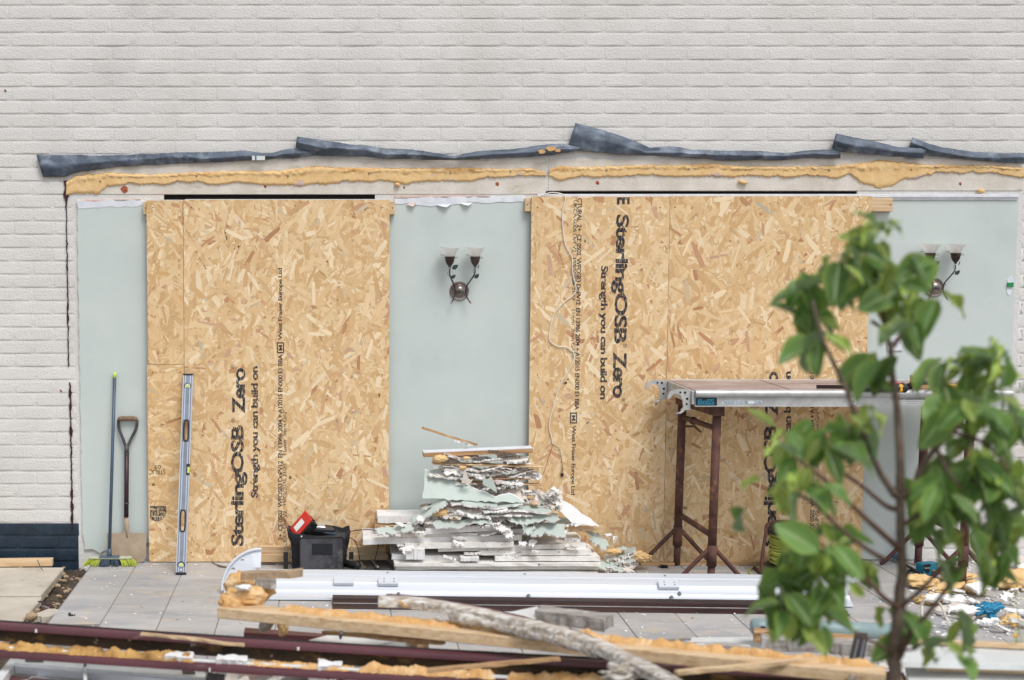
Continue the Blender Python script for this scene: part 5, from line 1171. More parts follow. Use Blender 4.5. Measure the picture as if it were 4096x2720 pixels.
# left half disc: stands upright, leaning back
dc = at(1045, 2352, -.80); rr_ = .206
tl = R(14)
def dpt(a, r_): v = Vector((r_ * math.cos(a), 0, r_ * math.sin(a))); return dc + Vector((v.x, v.z * math.sin(tl) * 1, v.z * math.cos(tl)))
P = [dpt(R(90) + R(98) * k / 30, rr_) for k in range(31)]
zmin = .004
P = [Vector((p.x, p.y, max(p.z, zmin))) for p in P]
P += [at(1024, 2374, -.80), at(1020, 2298, -.79), at(1018, 2270, -.785), at(1043, 2270, -.785)]
P[-4].z = max(P[-4].z, .004)
g = MB(); g.prism(P, (0, .006, 0)); dpl = part('end_disc', g, 'aluminium', root)
RIM = [dpt(R(90) + R(98) * k / 30, rr_) for k in range(31)]; RIM = [Vector((p.x, p.y - .008, max(p.z, .012))) for p in RIM]
g = MB(); g.tube(RIM, .0085, 8); part('disc_rim', g, 'aluminium', dpl, True)
for (u, v) in ((1022, 2231), (970, 2243), (933, 2277), (920, 2322)):
    c = at(u, v, -.805); dz = (c.z - dc.z); c.y = dc.y + dz * math.tan(tl) - .0006; c = at(u, v, c.y); g = MB(); g.lathe([(.0082, 0), (.0082, .0012)], c, 12, 'y'); part('bolt_hole', g, 'stone_rubble', dpl)
    g = MB(); g.tube([c + Vector((.0085 * math.cos(t), -.001, .0085 * math.sin(t))) for t in [k * math.pi / 6 for k in range(13)]], .0016, 5, caps=False); part('bolt_rim', g, 'level_alu', dpl)
# right end plate
g = MB(); c0 = at(3335, 2350, -1.0); P = [c0 + Vector((-.07, .12, .17)), c0 + Vector((-.03, .1, .175)), c0 + Vector((.0, .0, .05)), c0 + Vector((.0, -.04, -.06)), c0 + Vector((-.045, -.04, -.075)), c0 + Vector((-.05, .0, .0))]
for p in P: p.z = max(p.z, .004)
g.prism(P, (.008, 0, 0)); ep = part('end_disc', g, 'aluminium', root)
g = MB(); g.lathe([(.09, -.004), (.09, .004), (.07, .005)], at(3352, 2310, -.93), 26, 'y'); part('end_cap', g, 'aluminium', ep, 'auto')
# dark maroon channel in front of the beam
def chan_pt(u, p): x = X(u, 2420, -1.0); return Vector((x, -1.02 - .050 * (x + .0) + p[0], p[1]))
root = thing('dark_channel', chan_pt(2200, (0, 0)), 'dark maroon channel profile lying just in front of the silver beam', 'channel')
CP = [(0.05, 0), (0.05, .035), (.0, .03), (-.002, .024), (-.085, .004), (-.10, .004), (-.10, .0)]
g = MB(); A = [chan_pt(1330, p) for p in CP]; B = [chan_pt(3330, p) for p in CP]; g.prism(A, B[0] - A[0]) ; part('profile', g, 'maroon_dark', root)
g = MB(); g.tube([chan_pt(1332, (-.046, .0155)), chan_pt(3328, (-.046, .0155))], .0022, 6); part('silver_seam', g, 'aluminium_scuffed', root)
g = MB(); c = gr(1260, 2386, .0); g.box((c.x - .075, c.y - .03, .0), (c.x + .085, c.y + .05, .022), bv=.004); part('packing_block', g, 'timber', label='pale packing block under the left end of the silver beam', cat='block')

# ================================================================== CABLE REEL
rcx = gr(3150, 2285); ry_ = -.36
root = thing('cable_reel', (X(3160, 2280, ry_), ry_, 0), 'lime yellow extension cable wound on a black reel behind the leaves', 'cable reel')
cxr, czr = X(3165, 2200, ry_), .165
g = MB()
rr = random.Random(3)
for k in range(30):
    z = .075 + .15 * (k % 15) / 14; r_ = .105 + .010 * (k // 15) + rr.uniform(-.003, .003); tw = rr.uniform(-.022, .022); ph = rr.uniform(0, 6)
    g.tube([(cxr + r_ * math.cos(a), ry_ + r_ * math.sin(a), z + tw * math.sin(a + ph)) for a in [j * math.pi / 10 for j in range(21)]], .0052, 6, caps=False)
part('cable_winding', g, 'cable_lime', root, True)
for z in (.05, .245):
    g = MB(); g.lathe([(.0, -.008), (.135, -.008), (.142, 0), (.135, .008), (.0, .008)], (cxr, ry_, z), 26); part('flange', g, 'black_plastic', root, 'auto')
g = MB(); g.tube([(cxr, ry_, .03), (cxr, ry_, .26)], .07, 16); part('drum', g, 'black_plastic', root, True)
fx_ = X(3052, 2200, ry_)
g = MB(); g.tube(spline([(fx_, ry_ - .10, .01), (fx_ - .02, ry_ - .05, .04), (fx_ - .012, ry_ - .04, .14), (fx_ + .006, ry_ - .02, .22), (fx_ + .03, ry_, .29), (cxr, ry_, .30)], 5), .0095, 8); part('stand', g, 'rust', root, True)
g = MB(); g.tube([(fx_ - .01, ry_ - .1, .01), (fx_ - .01, ry_ + .12, .01)], .0095, 8); part('stand_foot', g, 'rust', root, True)
g = MB(); g.tube(spline([(cxr - .1, ry_ - .11, .12), gr(3060, 2268, .01), gr(3010, 2270, .006), gr(2998, 2290, .006), gr(3030, 2308, .006), gr(3120, 2316, .006)], 6), .0045, 6); part('loose_end', g, 'cable_lime', root, True)
g = MB(); g.box((cxr - .02, ry_ - .07, .255), (cxr + .03, ry_ - .02, .285), bv=.006); part('handle', g, 'black_plastic', root)

# ================================================================== RUBBLE AT THE RIGHT
RG = 'rubble on the patio at the right edge'
rr = random.Random(77)
foams = [((3690, 2330, .09), (.10, .07, .05), 'fat tan foam lump at the front left of the rubble'), ((3790, 2345, .05), (.15, .06, .035), 'long flat foam lump in front of the rubble'), ((3830, 2300, .05), (.13, .05, .03), 'long rolled foam piece lying across the rubble'),
         ((3900, 2350, .05), (.08, .06, .045), 'round foam lump beside the white plaster'), ((3720, 2390, .03), (.10, .06, .03), 'orange foam slab at the left foot of the rubble'), ((4060, 2330, .09), (.16, .12, .07), 'big pale foam mound at the right edge'), ((4040, 2470, .04), (.07, .05, .03), 'rusty orange foam wedge near the blue glove'),
         ((3970, 2235, .06), (.05, .04, .035), 'square tan foam block behind the leaves'), ((3640, 2140, .06), (.06, .05, .07), 'tan foam block by the sage panel foot'), ((3830, 2285, .03), (.05, .04, .04), 'small foam chunk beside the teal screw box')]
for i, ((u, v, h), s_, lab_) in enumerate(foams):
    p = gr(u, v + 22, .0); g = MB(); s_ = tuple(q * .8 for q in s_); g.lump(p + Vector((0, 0, s_[2] * .8)), s_, 60 + i, amp=.42, fr=1.9, M=rot(0, rr.uniform(-.15, .15), rr.uniform(-.5, .5))); part('foam_lump', g, 'foam', smooth=True, label=lab_, cat='foam', group='foam lumps in the right rubble')
plates = [(3930, 2375, .15, .11, 1, 'big white plaster plate on top of foam', .5), (3780, 2410, .22, .09, 1, 'long grey white plaster strip in front of foam', .2), (3870, 2470, .2, .07, 1, 'pointed white plaster shard standing below blue glove', .7), (3960, 2500, .13, .06, 1, 'small white plaster piece at the front of rubble', .2), (3800, 2445, .19, .08, 3, 'flat cream board piece at the rubble front', .12), (4030, 2410, .1, .08, 1, 'white plaster chunk right of the blue glove', .4),
          (3880, 2420, .08, .06, 1, 'rounded white plaster bit left of blue glove', .5), (4070, 2460, .17, .06, 1, 'white plaster strip at the right edge', .3), (3870, 2230, .16, .07, 1, 'white board piece behind the foam', .2), (3660, 2210, .16, .08, 1, 'white sheet scrap left of teal box', .2), (3700, 2190, .12, .07, 3, 'grey board scrap behind the teal box', .3), (3760, 2180, .14, .06, 1, 'white shard pile behind green tape', .2), (4060, 2260, .15, .1, 3, 'tan board piece far right by the wall', .4), (3700, 2155, .1, .06, 3, 'brown scrap by the sage wall foot', .6), (4080, 2500, .12, .1, 3, 'tan scrap at the lower right edge', .2)]
for i, (u, v, L_, Wd, tp, lab_, pt) in enumerate(plates):
    p = gr(u, v + 14, .0); g = MB(); g.slab(L_, Wd, .014, T(p + Vector((0, 0, .03 + .5 * Wd * math.sin(pt)))) @ rot(pt, rr.uniform(-.2, .2), rr.uniform(-.3, .3)), 500 + i, .03, .012, 12, 5, (tp, 1, 3)); part('plaster_plate', g, PB, label=lab_, cat='plaster', group=RG)
for k in range(46):
    u, v = rr.uniform(3650, 4110), rr.uniform(2190, 2520)
    if v > 2330 and u < 3700 + (v - 2330) * .55: u += 150
    p = gr(u, v, .01 + .02 * rr.random()); g = MB(); L_ = rr.uniform(.03, .09); g.slab(L_, L_ * rr.uniform(.4, .9), .010, T(p) @ rot(rr.gauss(.2, .3), rr.gauss(0, .3), rr.uniform(0, 6)), 700 + k, .016, .006, 6, 4, (rr.choice([1, 1, 3, 0]), 1, 3)); part('plaster_chip', g, PB, label='small plaster chip scattered in the rubble at the right edge', cat='plaster', group='small chips in the right rubble')
for i, (a, b_, lab_) in enumerate((((3690, 2214), (3800, 2200), 'pale lath lying behind the teal box'), ((3660, 2262), (3790, 2306), 'pale lath lying in front of teal box'), ((3720, 2224), (3850, 2208), 'thin lath under the green tape'), ((3880, 2480), (4000, 2410), 'grey lath leaning on rubble by the glove'))):
    plank('lath', gr(a[0], a[1], .02), gr(b_[0], b_[1], .025), .02, .01, 'timber_old', lab_, cat='lath', group='laths in the right rubble', jag=.004, seed=i)
c = gr(3712, 2302); root = thing('screw_box', c, 'teal and black cardboard screw box lying among the rubble', 'box')
Mb = T(c + Vector((0, .02, .038))) @ rot(R(0), 0, .35)
g = MB(); g.box((-.05, -.03, -.035), (.055, .03, .03), Mb, bv=.0015); part('carton', g, 'teal_card', root)
g = MB(); g.prism([Mb @ Vector(p) for p in ((-.05, -.0306, .03), (.0, -.0306, .03), (-.006, -.0306, -.006), (-.012, -.0306, -.022), (-.022, -.0306, -.022), (-.05, -.0306, -.002))], (0, -.0004, 0)); part('black_print', g, 'label_black', root)
Mi = Mb.to_3x3(); text('4.0 x 60mm', Mb @ Vector((-.008, -.0315, .012)), Mi @ Vector((-1, 0, 0)), Mi @ Vector((0, 0, -1)), .036, .009, root, 'label_white', .01)
g = MB(); g.prism([Mb @ Vector((.0552, -.03, .03)), Mb @ Vector((.0552, .03, .03)), Mb @ Vector((.0552, 0, .01))], (.0004, 0, 0)); part('black_print', g, 'label_black', root)
c = gr(3950, 2436, .06); root = thing('rubber_glove', c + Vector((0, 0, -.04)), 'crumpled blue rubber glove lying on the rubble', 'glove')
g = MB(); g.lump(c, (.05, .04, .028), 5, amp=.6, fr=2.2); part('palm', g, 'blue_glove', root, True)
for i, (dx, dy, dz, L_) in enumerate(((.045, .0, .02, .05), (.06, -.01, .008, .055), (.0, -.03, -.03, .05), (-.05, -.02, -.02, .05), (.02, -.03, -.035, .045))):
    d = Vector((dx, dy, dz)).normalized(); g = MB(); g.tube(spline([c + d * .025, c + d * (.025 + L_ * .5) + Vector((0, 0, .006)), c + d * (.025 + L_)], 4), [.013, .013, .012, .012, .011, .010, .009, .007, .004], 8, lump=.4, seed=i); part('finger', g, 'blue_glove', root, True)
g = MB(); q = gr(3870, 2440, .03); g.lump(q, (.012, .008, .02), 3, sub=2); part('blue_scrap', g, 'blue_glove', smooth=True, label='tiny blue rubber scrap left of the glove', cat='scrap')
q = gr(3785, 2212, .03); part('green_clip', obox(q, (.075, .02, .014), rot(0, -.35, 0), .002), 'green_plastic', label='bright green plastic strip on rubble behind teal box', cat='strip')
g = MB(); g.tube(spline([gr(3610, 2255, .03), gr(3650, 2275, .035), gr(3700, 2310, .03), gr(3712, 2325, .01), gr(3700, 2340, .006), gr(3672, 2345, .006), gr(3640, 2320, .006), gr(3630, 2290, .01), gr(3650, 2280, .01), gr(3690, 2300, .01)], 6), .008, 7); part('black_hose', g, 'cable_black', smooth=True, label='thick black cable loop beside the screw box', cat='cable')
g = MB(); g.tube(spline([gr(3690, 2470, .0), gr(3688, 2420, .05), gr(3700, 2400, .09), gr(3740, 2402, .09), gr(3770, 2430, .05), gr(3790, 2480, .006), gr(3830, 2520, .005)], 6), .007, 7); part('white_hose', g, 'cable_white', smooth=True, label='white bent conduit arching on the patio before rubble', cat='conduit')
g = MB(); g.tube([gr(3560, 2215, .03), gr(3600, 2235, .03)], .016, 10); part('teal_grip', g, 'teal_card', smooth=True, label='teal tool grip poking out behind the trunk', cat='tool')
g = MB()
for k in range(1000):
    if k >= 760: u, v = rr.gauss(2000, 420), rr.uniform(2262, 2312)
    elif k >= 560: u, v = rr.uniform(330, 3500), 2254 + abs(rr.gauss(0, 9))
    elif k < 260: u, v = rr.uniform(3620, 4110), rr.uniform(2180, 2560)
    elif k < 440: u, v = rr.uniform(2400, 3700), rr.uniform(2290, 2560)
    else: u, v = rr.uniform(320, 2400), rr.uniform(2260, 2520)
    p = gr(u, v, .002); s_ = rr.uniform(.002, .008) * (1.3 if k < 260 else .8); g.box((-s_, -s_ * .7, 0), (s_, s_ * .7, s_ * .6), T(p) @ rot(rr.uniform(-.2, .2), rr.uniform(-.2, .2), rr.uniform(0, 6)))
part('plaster_crumbs', g, 'gypsum', label='white plaster crumbs sprinkled over the patio', cat='crumbs', kind='stuff')
g = MB()
for k in range(160):
    u, v = (rr.uniform(60, 340), rr.uniform(2270, 2500)) if k < 110 else (rr.uniform(300, 3400), rr.uniform(2262, 2500))
    p = gr(u, v, -.03 if k < 110 else .003); s_ = rr.uniform(.004, .02) if k < 110 else rr.uniform(.003, .007); g.lump(p, (s_, s_ * .8, s_ * .5), k, sub=1)
part('soil_crumbs', g, 'stone_rubble', label='brown stone and soil crumbs in the trench at left', cat='crumbs', kind='stuff')
# lower left broken bits by the trench
plank('broken_slab', gr(150, 2470, -.03), gr(225, 2478, -.03), .18, .03, 'slab_concrete', 'broken square slab piece in the trench at lower left', cat='slab', jag=.02, seed=3)
plank('broken_slab', gr(240, 2470, -.035), gr(285, 2485, -.035), .16, .03, 'stone_rubble', 'tan broken stone right of the square slab piece', cat='slab', jag=.02, seed=6)
scrap(195, 2420, -1.1, .12, .05, .006, 801, 'curved dark plastic offcut lying in the trench', tilt=.5, pitch=.5, group='bits in the left trench').data.materials[0] = MATS['maroon_dark']
o = scrap(305, 2475, -1.28, .11, .09, .005, 802, 'torn black membrane at the broken patio corner', tilt=.25, pitch=.4, group='bits in the left trench'); o.data.materials[0] = MATS['black_plastic']
scrap(335, 2480, -1.30, .05, .06, .01, 803, 'pink plaster chips at the broken patio corner', tilt=.1, pitch=.3, top=2, group='bits in the left trench')
g = MB(); g.lump(gr(128, 2465, .0), (.03, .025, .02), 4); part('stone', g, 'stone_rubble', smooth=True, label='round tan stone left of the square slab piece', cat='stone')

# ================================================================== FOREGROUND HEAP
def rail(u0, v0, z0_, u1, v1, z1_, ht, dp_, m, name, label, group=None, bend=0.0, seed=1, lip=None, y0=None):
    A, B = gr(u0, v0, z0_), gr(u1, v1, z1_); n = 22
    root = thing(name, (A + B) / 2, label, 'frame', group)
    prof = [(-.5, .0), (-.5, .55), (-.42, .85), (-.2, 1.0), (.5, 1.0), (.5, 0)]
    def pt(t, a, b_):
        c = A.lerp(B, t); d = (B - A).normalized(); s_ = Vector((d.y, -d.x, 0)).normalized(); s_ = -s_ if s_.y < 0 else s_
        return c + s_ * a * dp_ + Vector((0, 0, b_ * ht - ht + bend * math.sin(math.pi * t)))
    g = MB(); P = [pt(k / n, a, b_) for k in range(n + 1) for a, b_ in prof]; m_ = len(prof)
    F = [tuple(range(m_)), tuple(range(n * m_, (n + 1) * m_))]
    for k in range(n):
        for j in range(m_): F.append((k * m_ + j, k * m_ + (j + 1) % m_, (k + 1) * m_ + (j + 1) % m_, (k + 1) * m_ + j))
    g.add(P, F); part('rail', g, m, root, 'auto')
    if lip:
        g = MB(); g.tube([pt(k / n, .35, 1.06) for k in range(n + 1)], .004, 6); part('gasket', g, lip, root, True)
    return root, pt
def joint(root, pt, t, ht):
    g = MB(); a = pt(t - .0012, -.505, .02); b_ = pt(t + .0012, -.505, .58); g.box((min(a.x, b_.x), a.y - .002, a.z), (max(a.x, b_.x), a.y + .004, b_.z)); part('white_joint', g, 'label_white', root)
    a, b_ = pt(t - .0012, -.43, .86), pt(t + .0012, -.2, 1.02)
z1_ = .34
r1, pt1 = rail(-140, 2480, z1_, 3620, 2702, z1_ - .02, .024, .046, 'maroon_pvc', 'maroon_rail', 'upper maroon frame rail crossing the whole foreground', 'maroon frame rails in the foreground', lip='black_rubber', bend=-.012)
r2, pt2 = rail(-140, 2586, z1_ - .09, 2560, 2740, z1_ - .10, .028, .05, 'maroon_pvc', 'maroon_rail', 'lower maroon frame rail nearest the camera at lower left', 'maroon frame rails in the foreground', bend=-.01)
for t in (.0475, .345): joint(r1, pt1, t + .04, .045)
joint(r2, pt2, .385, .05)
g = MB(); n = 40
for k in range(n): pass
g.tube([pt2(k / n, .15, 1.10) for k in range(n + 1)], .008, 6, flat=1.0); part('white_sill', g, 'white_pvc', r2, True)
# web between the rails: dark back board with foam beads
web = thing('frame_web', pt1(.3, .2, -2), 'grimy board strip set between the two maroon rails', 'board')
g = MB(); A = [pt1(k / 12, .25, -.1) for k in range(13)]; B = [pt1(k / 12, .2, -2.3) for k in range(13)]; g.sheet([A, B], (0, .012, 0)); part('web_board', g, 'grime', web)
rr = random.Random(12)
def foam_bead(fn, t0, t1, r0, r1_, label, m, seed, n=70, dz=0.0):
    P, RR = [], []
    for k in range(n + 1):
        t = t0 + (t1 - t0) * k / n; p = fn(t) + Vector((0, 0, dz + .004 * noise.noise(Vector((k * .3, seed, 0))))); P.append(p); e = min(1, k / 3 + .3, (n - k) / 3 + .3)
        RR.append((r0 + (r1_ - r0) * (noise.noise(Vector((k * .21, seed * 3.1, 1))) * .5 + .5)) * e * (1 + .18 * abs(math.sin(k * .5))))
    g = MB(); g.tube(P, RR, 12, lump=.55, seed=seed); part('foam_bead', g, m, smooth=True, label=label, cat='foam', group='foam beads on the foreground frames')
def foam_band(fn, t0, t1, a0, a1, h, label, seed, m_='foam_orange', n=110, m=9, rib=0.0):
    G = []
    for k in range(n + 1):
        t = t0 + (t1 - t0) * k / n; e = min(1, k / 5, (n - k) / 5); row = []
        b0 = a0 + .010 * noise.noise(Vector((k * .09, seed, 0))) + .006 * noise.noise(Vector((k * .33, seed, 1))); b1_ = a1 + .006 * noise.noise(Vector((k * .2, seed, 3)))
        for q in range(m):
            s_ = q / (m - 1); a = b0 + (b1_ - b0) * s_; p = fn(t, a); d = math.sin(math.pi * s_) ** .5 * e
            hh = d * h * max(.12, .62 + .6 * noise.noise(Vector((p.x * 9, s_ * 2, seed))) + .4 * noise.noise(p * 36) + .22 * noise.noise(p * 85) + rib * abs(math.sin(p.x * 42 + seed))); row.append(p + Vector((0, 0, hh)))
        G.append(row)
    g = MB(); g.sheet(G, (0, 0, -.003)); part('foam_bead', g, m_, smooth=True, label=label, cat='foam', group='foam beads on the foreground frames')
f2 = lambda t, a: pt2(t, a / .05, 1.0)
foam_band(f2, .045, .36, -.010, .045, .026, 'brown aged foam bead at the left on the lower rail', 3, 'foam_aged', 150, rib=.35)
foam_band(f2, .44, .60, -.006, .04, .020, 'foam bead in the middle on the lower rail', 5, 'foam_orange')
foam_band(f2, .60, .80, -.012, .045, .028, 'thick ribbed foam roll on the lower rail', 7, 'foam_orange', rib=.25)
foam_band(f2, .815, .985, -.012, .045, .027, 'foam roll at the right end of the lower rail', 9, 'foam_orange', rib=.3)
for (t, wd, lab_) in ((.335, .12, 'torn white foam strip on the lower rail at left'), (.415, .13, 'second torn white strip on lower rail'), (.56, .10, 'small white flat scrap on the lower rail')):
    p = pt2(t, .3, 1.5); g = MB(); g.slab(wd, .05, .02, T(p) @ rot(.3, .06, -.06), int(t * 100), .012, .003, 10, 3, (0, 0, 0)); part('white_scrap', g, 'polystyrene', label=lab_, cat='scrap', group='white scraps on the lower rail')
# timber with foam on top
zt0, zt1_ = .40, .41
tA, tB = gr(890, 2412, zt0), gr(3545, 2672, zt1_)
o, TMx, TL = plank('long_timber', tA + Vector((0, 0, -.05)), tB + Vector((0, 0, -.05)), .100, .043, 'timber', 'long pale timber with orange foam along its top in foreground', cat='timber')
def on_t(t, a, h): return TMx @ Vector((TL * t, a, .043 + h))
sgn = 1 if on_t(.5, .05, 0).y > on_t(.5, -.05, 0).y else -1
def foam_strip(t0, t1, a0, a1, h, label, seed, n=110): foam_band(lambda t, a: on_t(t, sgn * a, 0), t0, t1, a0, a1, h, label, seed, 'foam_orange', n)
foam_strip(.10, .40, -.010, .054, .024, 'orange foam smear along the left half of long timber', 11)
foam_strip(.41, .52, .0, .05, .020, 'orange foam patch under the curved weathered wood', 13, 50)
foam_strip(.54, .79, .004, .056, .030, 'orange foam bead right of the curved weathered wood', 15)
foam_strip(.785, .985, .010, .056, .026, 'orange foam bead at the right end of long timber', 17)
# chunk at the left end
for i, (u, v, z, s_, lab_) in enumerate(((960, 2340, .42, (.065, .05, .055), 'upper foam lump of the chunk on the timber end'), (985, 2385, .42, (.09, .06, .042), 'middle foam lump on the timber end'), (930, 2410, .40, (.055, .05, .035), 'lower foam lump at the very end of timber'), (1050, 2360, .40, (.05, .05, .04), 'foam lump under the grey wood piece'))):
    g = MB(); g.lump(gr(u, v, z), s_, 80 + i, amp=.28, fr=1.5); part('foam_lump', g, 'foam_orange', smooth=True, label=lab_, cat='foam', group='foam chunk on the timber end')
p0, p1 = gr(1015, 2345, .44), gr(1100, 2352, .43); plank('grey_block', p0, p1, .06, .04, 'grey_timber', 'grey wood block wedged under the tan plank end', cat='block', jag=.008, seed=3)
p0, p1 = gr(958, 2316, .47), gr(1216, 2304, .475); plank('tan_plank_end', p0, p1, .06, .028, 'stone_rubble', 'short tan plank piece resting on the foam chunk', cat='plank', jag=.014, seed=5)
g = MB(); g.lump(gr(975, 2350, .47), (.03, .02, .012), 9, amp=.6); part('white_fleck', g, 'polystyrene', smooth=True, label='white flecks stuck on top of the foam chunk', cat='scrap')
# weathered curved wood
cp = [(1515, 2405, .46), (1640, 2410, .46), (1800, 2432, .46), (2003, 2474, .45), (2207, 2525, .45), (2359, 2570, .44), (2512, 2642, .43), (2640, 2705, .42), (2760, 2780, .41)]
P = spline([gr(*c) for c in cp], 6); G = []
for k, p in enumerate(P):
    d = (P[min(k + 1, len(P) - 1)] - P[max(k - 1, 0)]).normalized(); s_ = Vector((d.y, -d.x, 0)).normalized(); row = []
    for a, b_ in ((-.031, -.016), (-.030, .010), (-.022, .018), (.022, .018), (.030, .010), (.031, -.016), (.02, -.020), (-.02, -.020)):
        j = .006 * noise.noise(p * 14 + Vector((a * 60, b_ * 60, 0))); row.append(p + s_ * (a + j) + Vector((0, 0, b_ + j)))
    G.append(row)
g = MB(); m_ = 8; V = [q for row in G for q in row]; F = [tuple(range(m_)), tuple(range((len(G) - 1) * m_, len(G) * m_))]
for k in range(len(G) - 1):
    for j in range(m_): F.append((k * m_ + j, k * m_ + (j + 1) % m_, (k + 1) * m_ + (j + 1) % m_, (k + 1) * m_ + j))
g.add(V, F); root = thing('curved_timber', P[20], 'curved weathered timber with peeling white paint sweeping across foreground', 'timber'); part('beam', g, 'peeling_timber', root, 'auto')
g = MB(); sd_ = [p + Vector((.0, .038, .010)) for p in P[2:]]; g.tube(sd_, .010, 6, lump=.4); part('maroon_edge', g, 'maroon_pvc', root, True)
g = MB(); q = [p + Vector((0, -.036, -.022)) for p in P[12:32]]; g.tube(q, .018, 8, lump=.8, flat=.6); part('flaking_bark', g, 'peeling_timber', root, True)
g = MB(); q = gr(2315, 2628, .40); g.lump(P[36] + Vector((-.03, -.05, -.03)), (.06, .03, .03), 7, amp=.6); part('dirt_lump', g, 'peeling_timber', root, True)
for i, (a, b_, wd, h, m, lab_) in enumerate((((2150, 2478, .36), (2440, 2520, .36), .10, .05, 'grey_timber', 'grey block of old timber behind the curved wood'), ((1590, 2405, .47), (1630, 2440, .44), .025, .012, 'timber', 'thin pale splinter standing before the weathered wood'),
        ((3010, 2560, .22), (3450, 2590, .22), .10, .04, 'timber_old', 'flat tan timber under the grey green pipe'), ((3040, 2590, .26), (3300, 2605, .26), .09, .045, 'grey_timber', 'left grey beam piece above the foam at right'), ((3310, 2606, .26), (3520, 2620, .26), .09, .045, 'grey_timber', 'right grey beam piece beside the black bar'),
        ((1640, 2560, .20), (1690, 2610, .30), .05, .03, 'timber_old', 'dark wood stub under the long timber'), ((1052, 2530, .24), (1108, 2470, .34), .05, .03, 'grey_timber', 'grey wood stake standing before the tiles'))):
    plank('old_timber', gr(*a), gr(*b_), wd, h, m, lab_, cat='timber', group='old timber pieces in the foreground heap', jag=.01, seed=20 + i)
for i, (a, b_, wd, h, m, lab_) in enumerate((((1290, 2535, .30), (1780, 2580, .33), .03, .014, 'timber_old', 'splintered brown lath between the long timber and upper rail'), ((2330, 2610, .36), (2760, 2560, .34), .025, .012, 'grey_timber', 'thin grey lath crossing behind the curved wood'),
        ((2700, 2700, .40), (3330, 2640, .40), .03, .014, 'timber', 'thin pale lath lying over the long timber at right'), ((1700, 2690, .33), (2240, 2640, .36), .028, .012, 'timber_old', 'brown lath lying over both maroon rails'), ((2600, 2585, .22), (3000, 2600, .20), .05, .018, 'grey_timber', 'short grey board behind the long timber at right'), ((560, 2540, .35), (980, 2585, .36), .022, .010, 'timber', 'pale splinter lying along the upper maroon rail'))):
    plank('splintered_lath', gr(*a), gr(*b_), wd, h, m, lab_, cat='lath', group='splintered laths in the foreground heap', jag=.007, seed=50 + i)
g = MB(); g.lump(gr(1130, 2500, .30), (.022, .02, .045), 3, amp=.5); part('foam_lump', g, 'foam', smooth=True, label='foam blob stuck to the grey stake', cat='foam')
g = MB(); g.tube([gr(2270, 2480, .37), gr(2268, 2448, .40)], [.006, .008], 8); part('bolt_stub', g, 'timber', smooth=True, label='pale dowel standing on the grey block', cat='dowel')
g = MB(); g.tube([gr(1362, 2552, .33), gr(1365, 2530, .36)], [.006, .008], 8); part('bolt_stub', g, 'steel_tool', smooth=True, label='rusty bolt standing on the upper maroon rail', cat='bolt')
# white and brown upvc profiles lying behind the rails
def pv(name, pts, z, th, m, label, group='plastic profiles in the foreground heap'):
    g = MB(); g.prism([gr(u, v, z) for u, v in pts], (0, 0, -th)); return part(name, g, m, label=label, cat='profile', group=group)
pv('white_profile', [(1235, 2560), (1440, 2508), (1640, 2512), (1660, 2545), (1500, 2580), (1240, 2590)], .26, .06, 'white_pvc', 'white slanting profile just behind the upper maroon rail')
pv('white_profile', [(2030, 2450), (2150, 2425), (2165, 2465), (2060, 2490)], .38, .05, 'white_pvc', 'white block with slanting top behind the curved wood')
pv('white_profile', [(2700, 2550), (3420, 2545), (3430, 2560), (2700, 2568)], .14, .05, 'white_pvc', 'thin white profile on the tiles behind the long timber')
pv('brown_profile', [(980, 2510), (1310, 2535), (1310, 2548), (975, 2530)], .22, .05, 'maroon_pvc', 'brown profile strip lying behind the grey stake')
pv('brown_profile', [(1040, 2560), (1200, 2575), (1195, 2640), (1020, 2625)], .16, .04, 'timber_old', 'brown flat board under the rails at left of centre')
pv('white_profile', [(1180, 2580), (2100, 2660), (2100, 2700), (1180, 2640)], .10, .05, 'white_pvc', 'long white profile lying low between the rails')
pv('dark_board', [(1250, 2560), (2560, 2660), (2560, 2760), (1250, 2680)], .03, .03, 'timber_old', 'dark wet board at the bottom of the heap')
pv('white_profile', [(2450, 2655), (3560, 2720), (3560, 2760), (2450, 2700)], .20, .04, 'white_pvc', 'white profile below the upper rail at right')
pv('grey_profile', [(1900, 2600), (2350, 2625), (2350, 2640), (1900, 2616)], .24, .03, 'grey_timber', 'grey strip under the long timber at centre')
# white window frame at lower left
root = thing('window_frame', gr(420, 2680, .05), 'white plastic window frame lying under the rails at lower left', 'window frame')
zf = .16
def bar(pts, m='white_pvc', nm='frame_bar', z=zf, th=.06):
    g = MB(); g.prism([gr(u, v, z) for u, v in pts], (0, 0, -th)); return part(nm, g, m, root)
b0 = bar([(60, 2612), (850, 2684), (850, 2716), (60, 2650)]); bar([(60, 2612), (60, 2650), (-40, 2790), (-90, 2790)]); bar([(820, 2684), (850, 2684), (860, 2790), (820, 2790)]); bar([(332, 2640), (346, 2641), (350, 2790), (336, 2790)])
bar([(60, 2655), (840, 2722), (840, 2732), (60, 2664)], 'aluminium', 'inner_bead', zf - .01, .03)
for (u, v) in ((100, 2632), (728, 2680)):
    g = MB(); g.prism([gr(u, v, zf + .001), gr(u + 50 if v > 2650 else u + 72, v + 4, zf + .001), gr(u + 54 if v > 2650 else u + 74, v + 18, zf + .001), gr(u + 2, v + 16, zf + .001)], (0, 0, .0006)); part('dark_label', g, 'label_black', root)
pv('tan_board', [(50, 2668), (330, 2690), (330, 2800), (20, 2800)], .08, .04, 'timber', 'tan board showing inside the white window frame')
pv('black_post', [(830, 2690), (900, 2696), (880, 2800), (800, 2800)], .20, .2, 'black_plastic', 'black post end below the lower maroon rail')
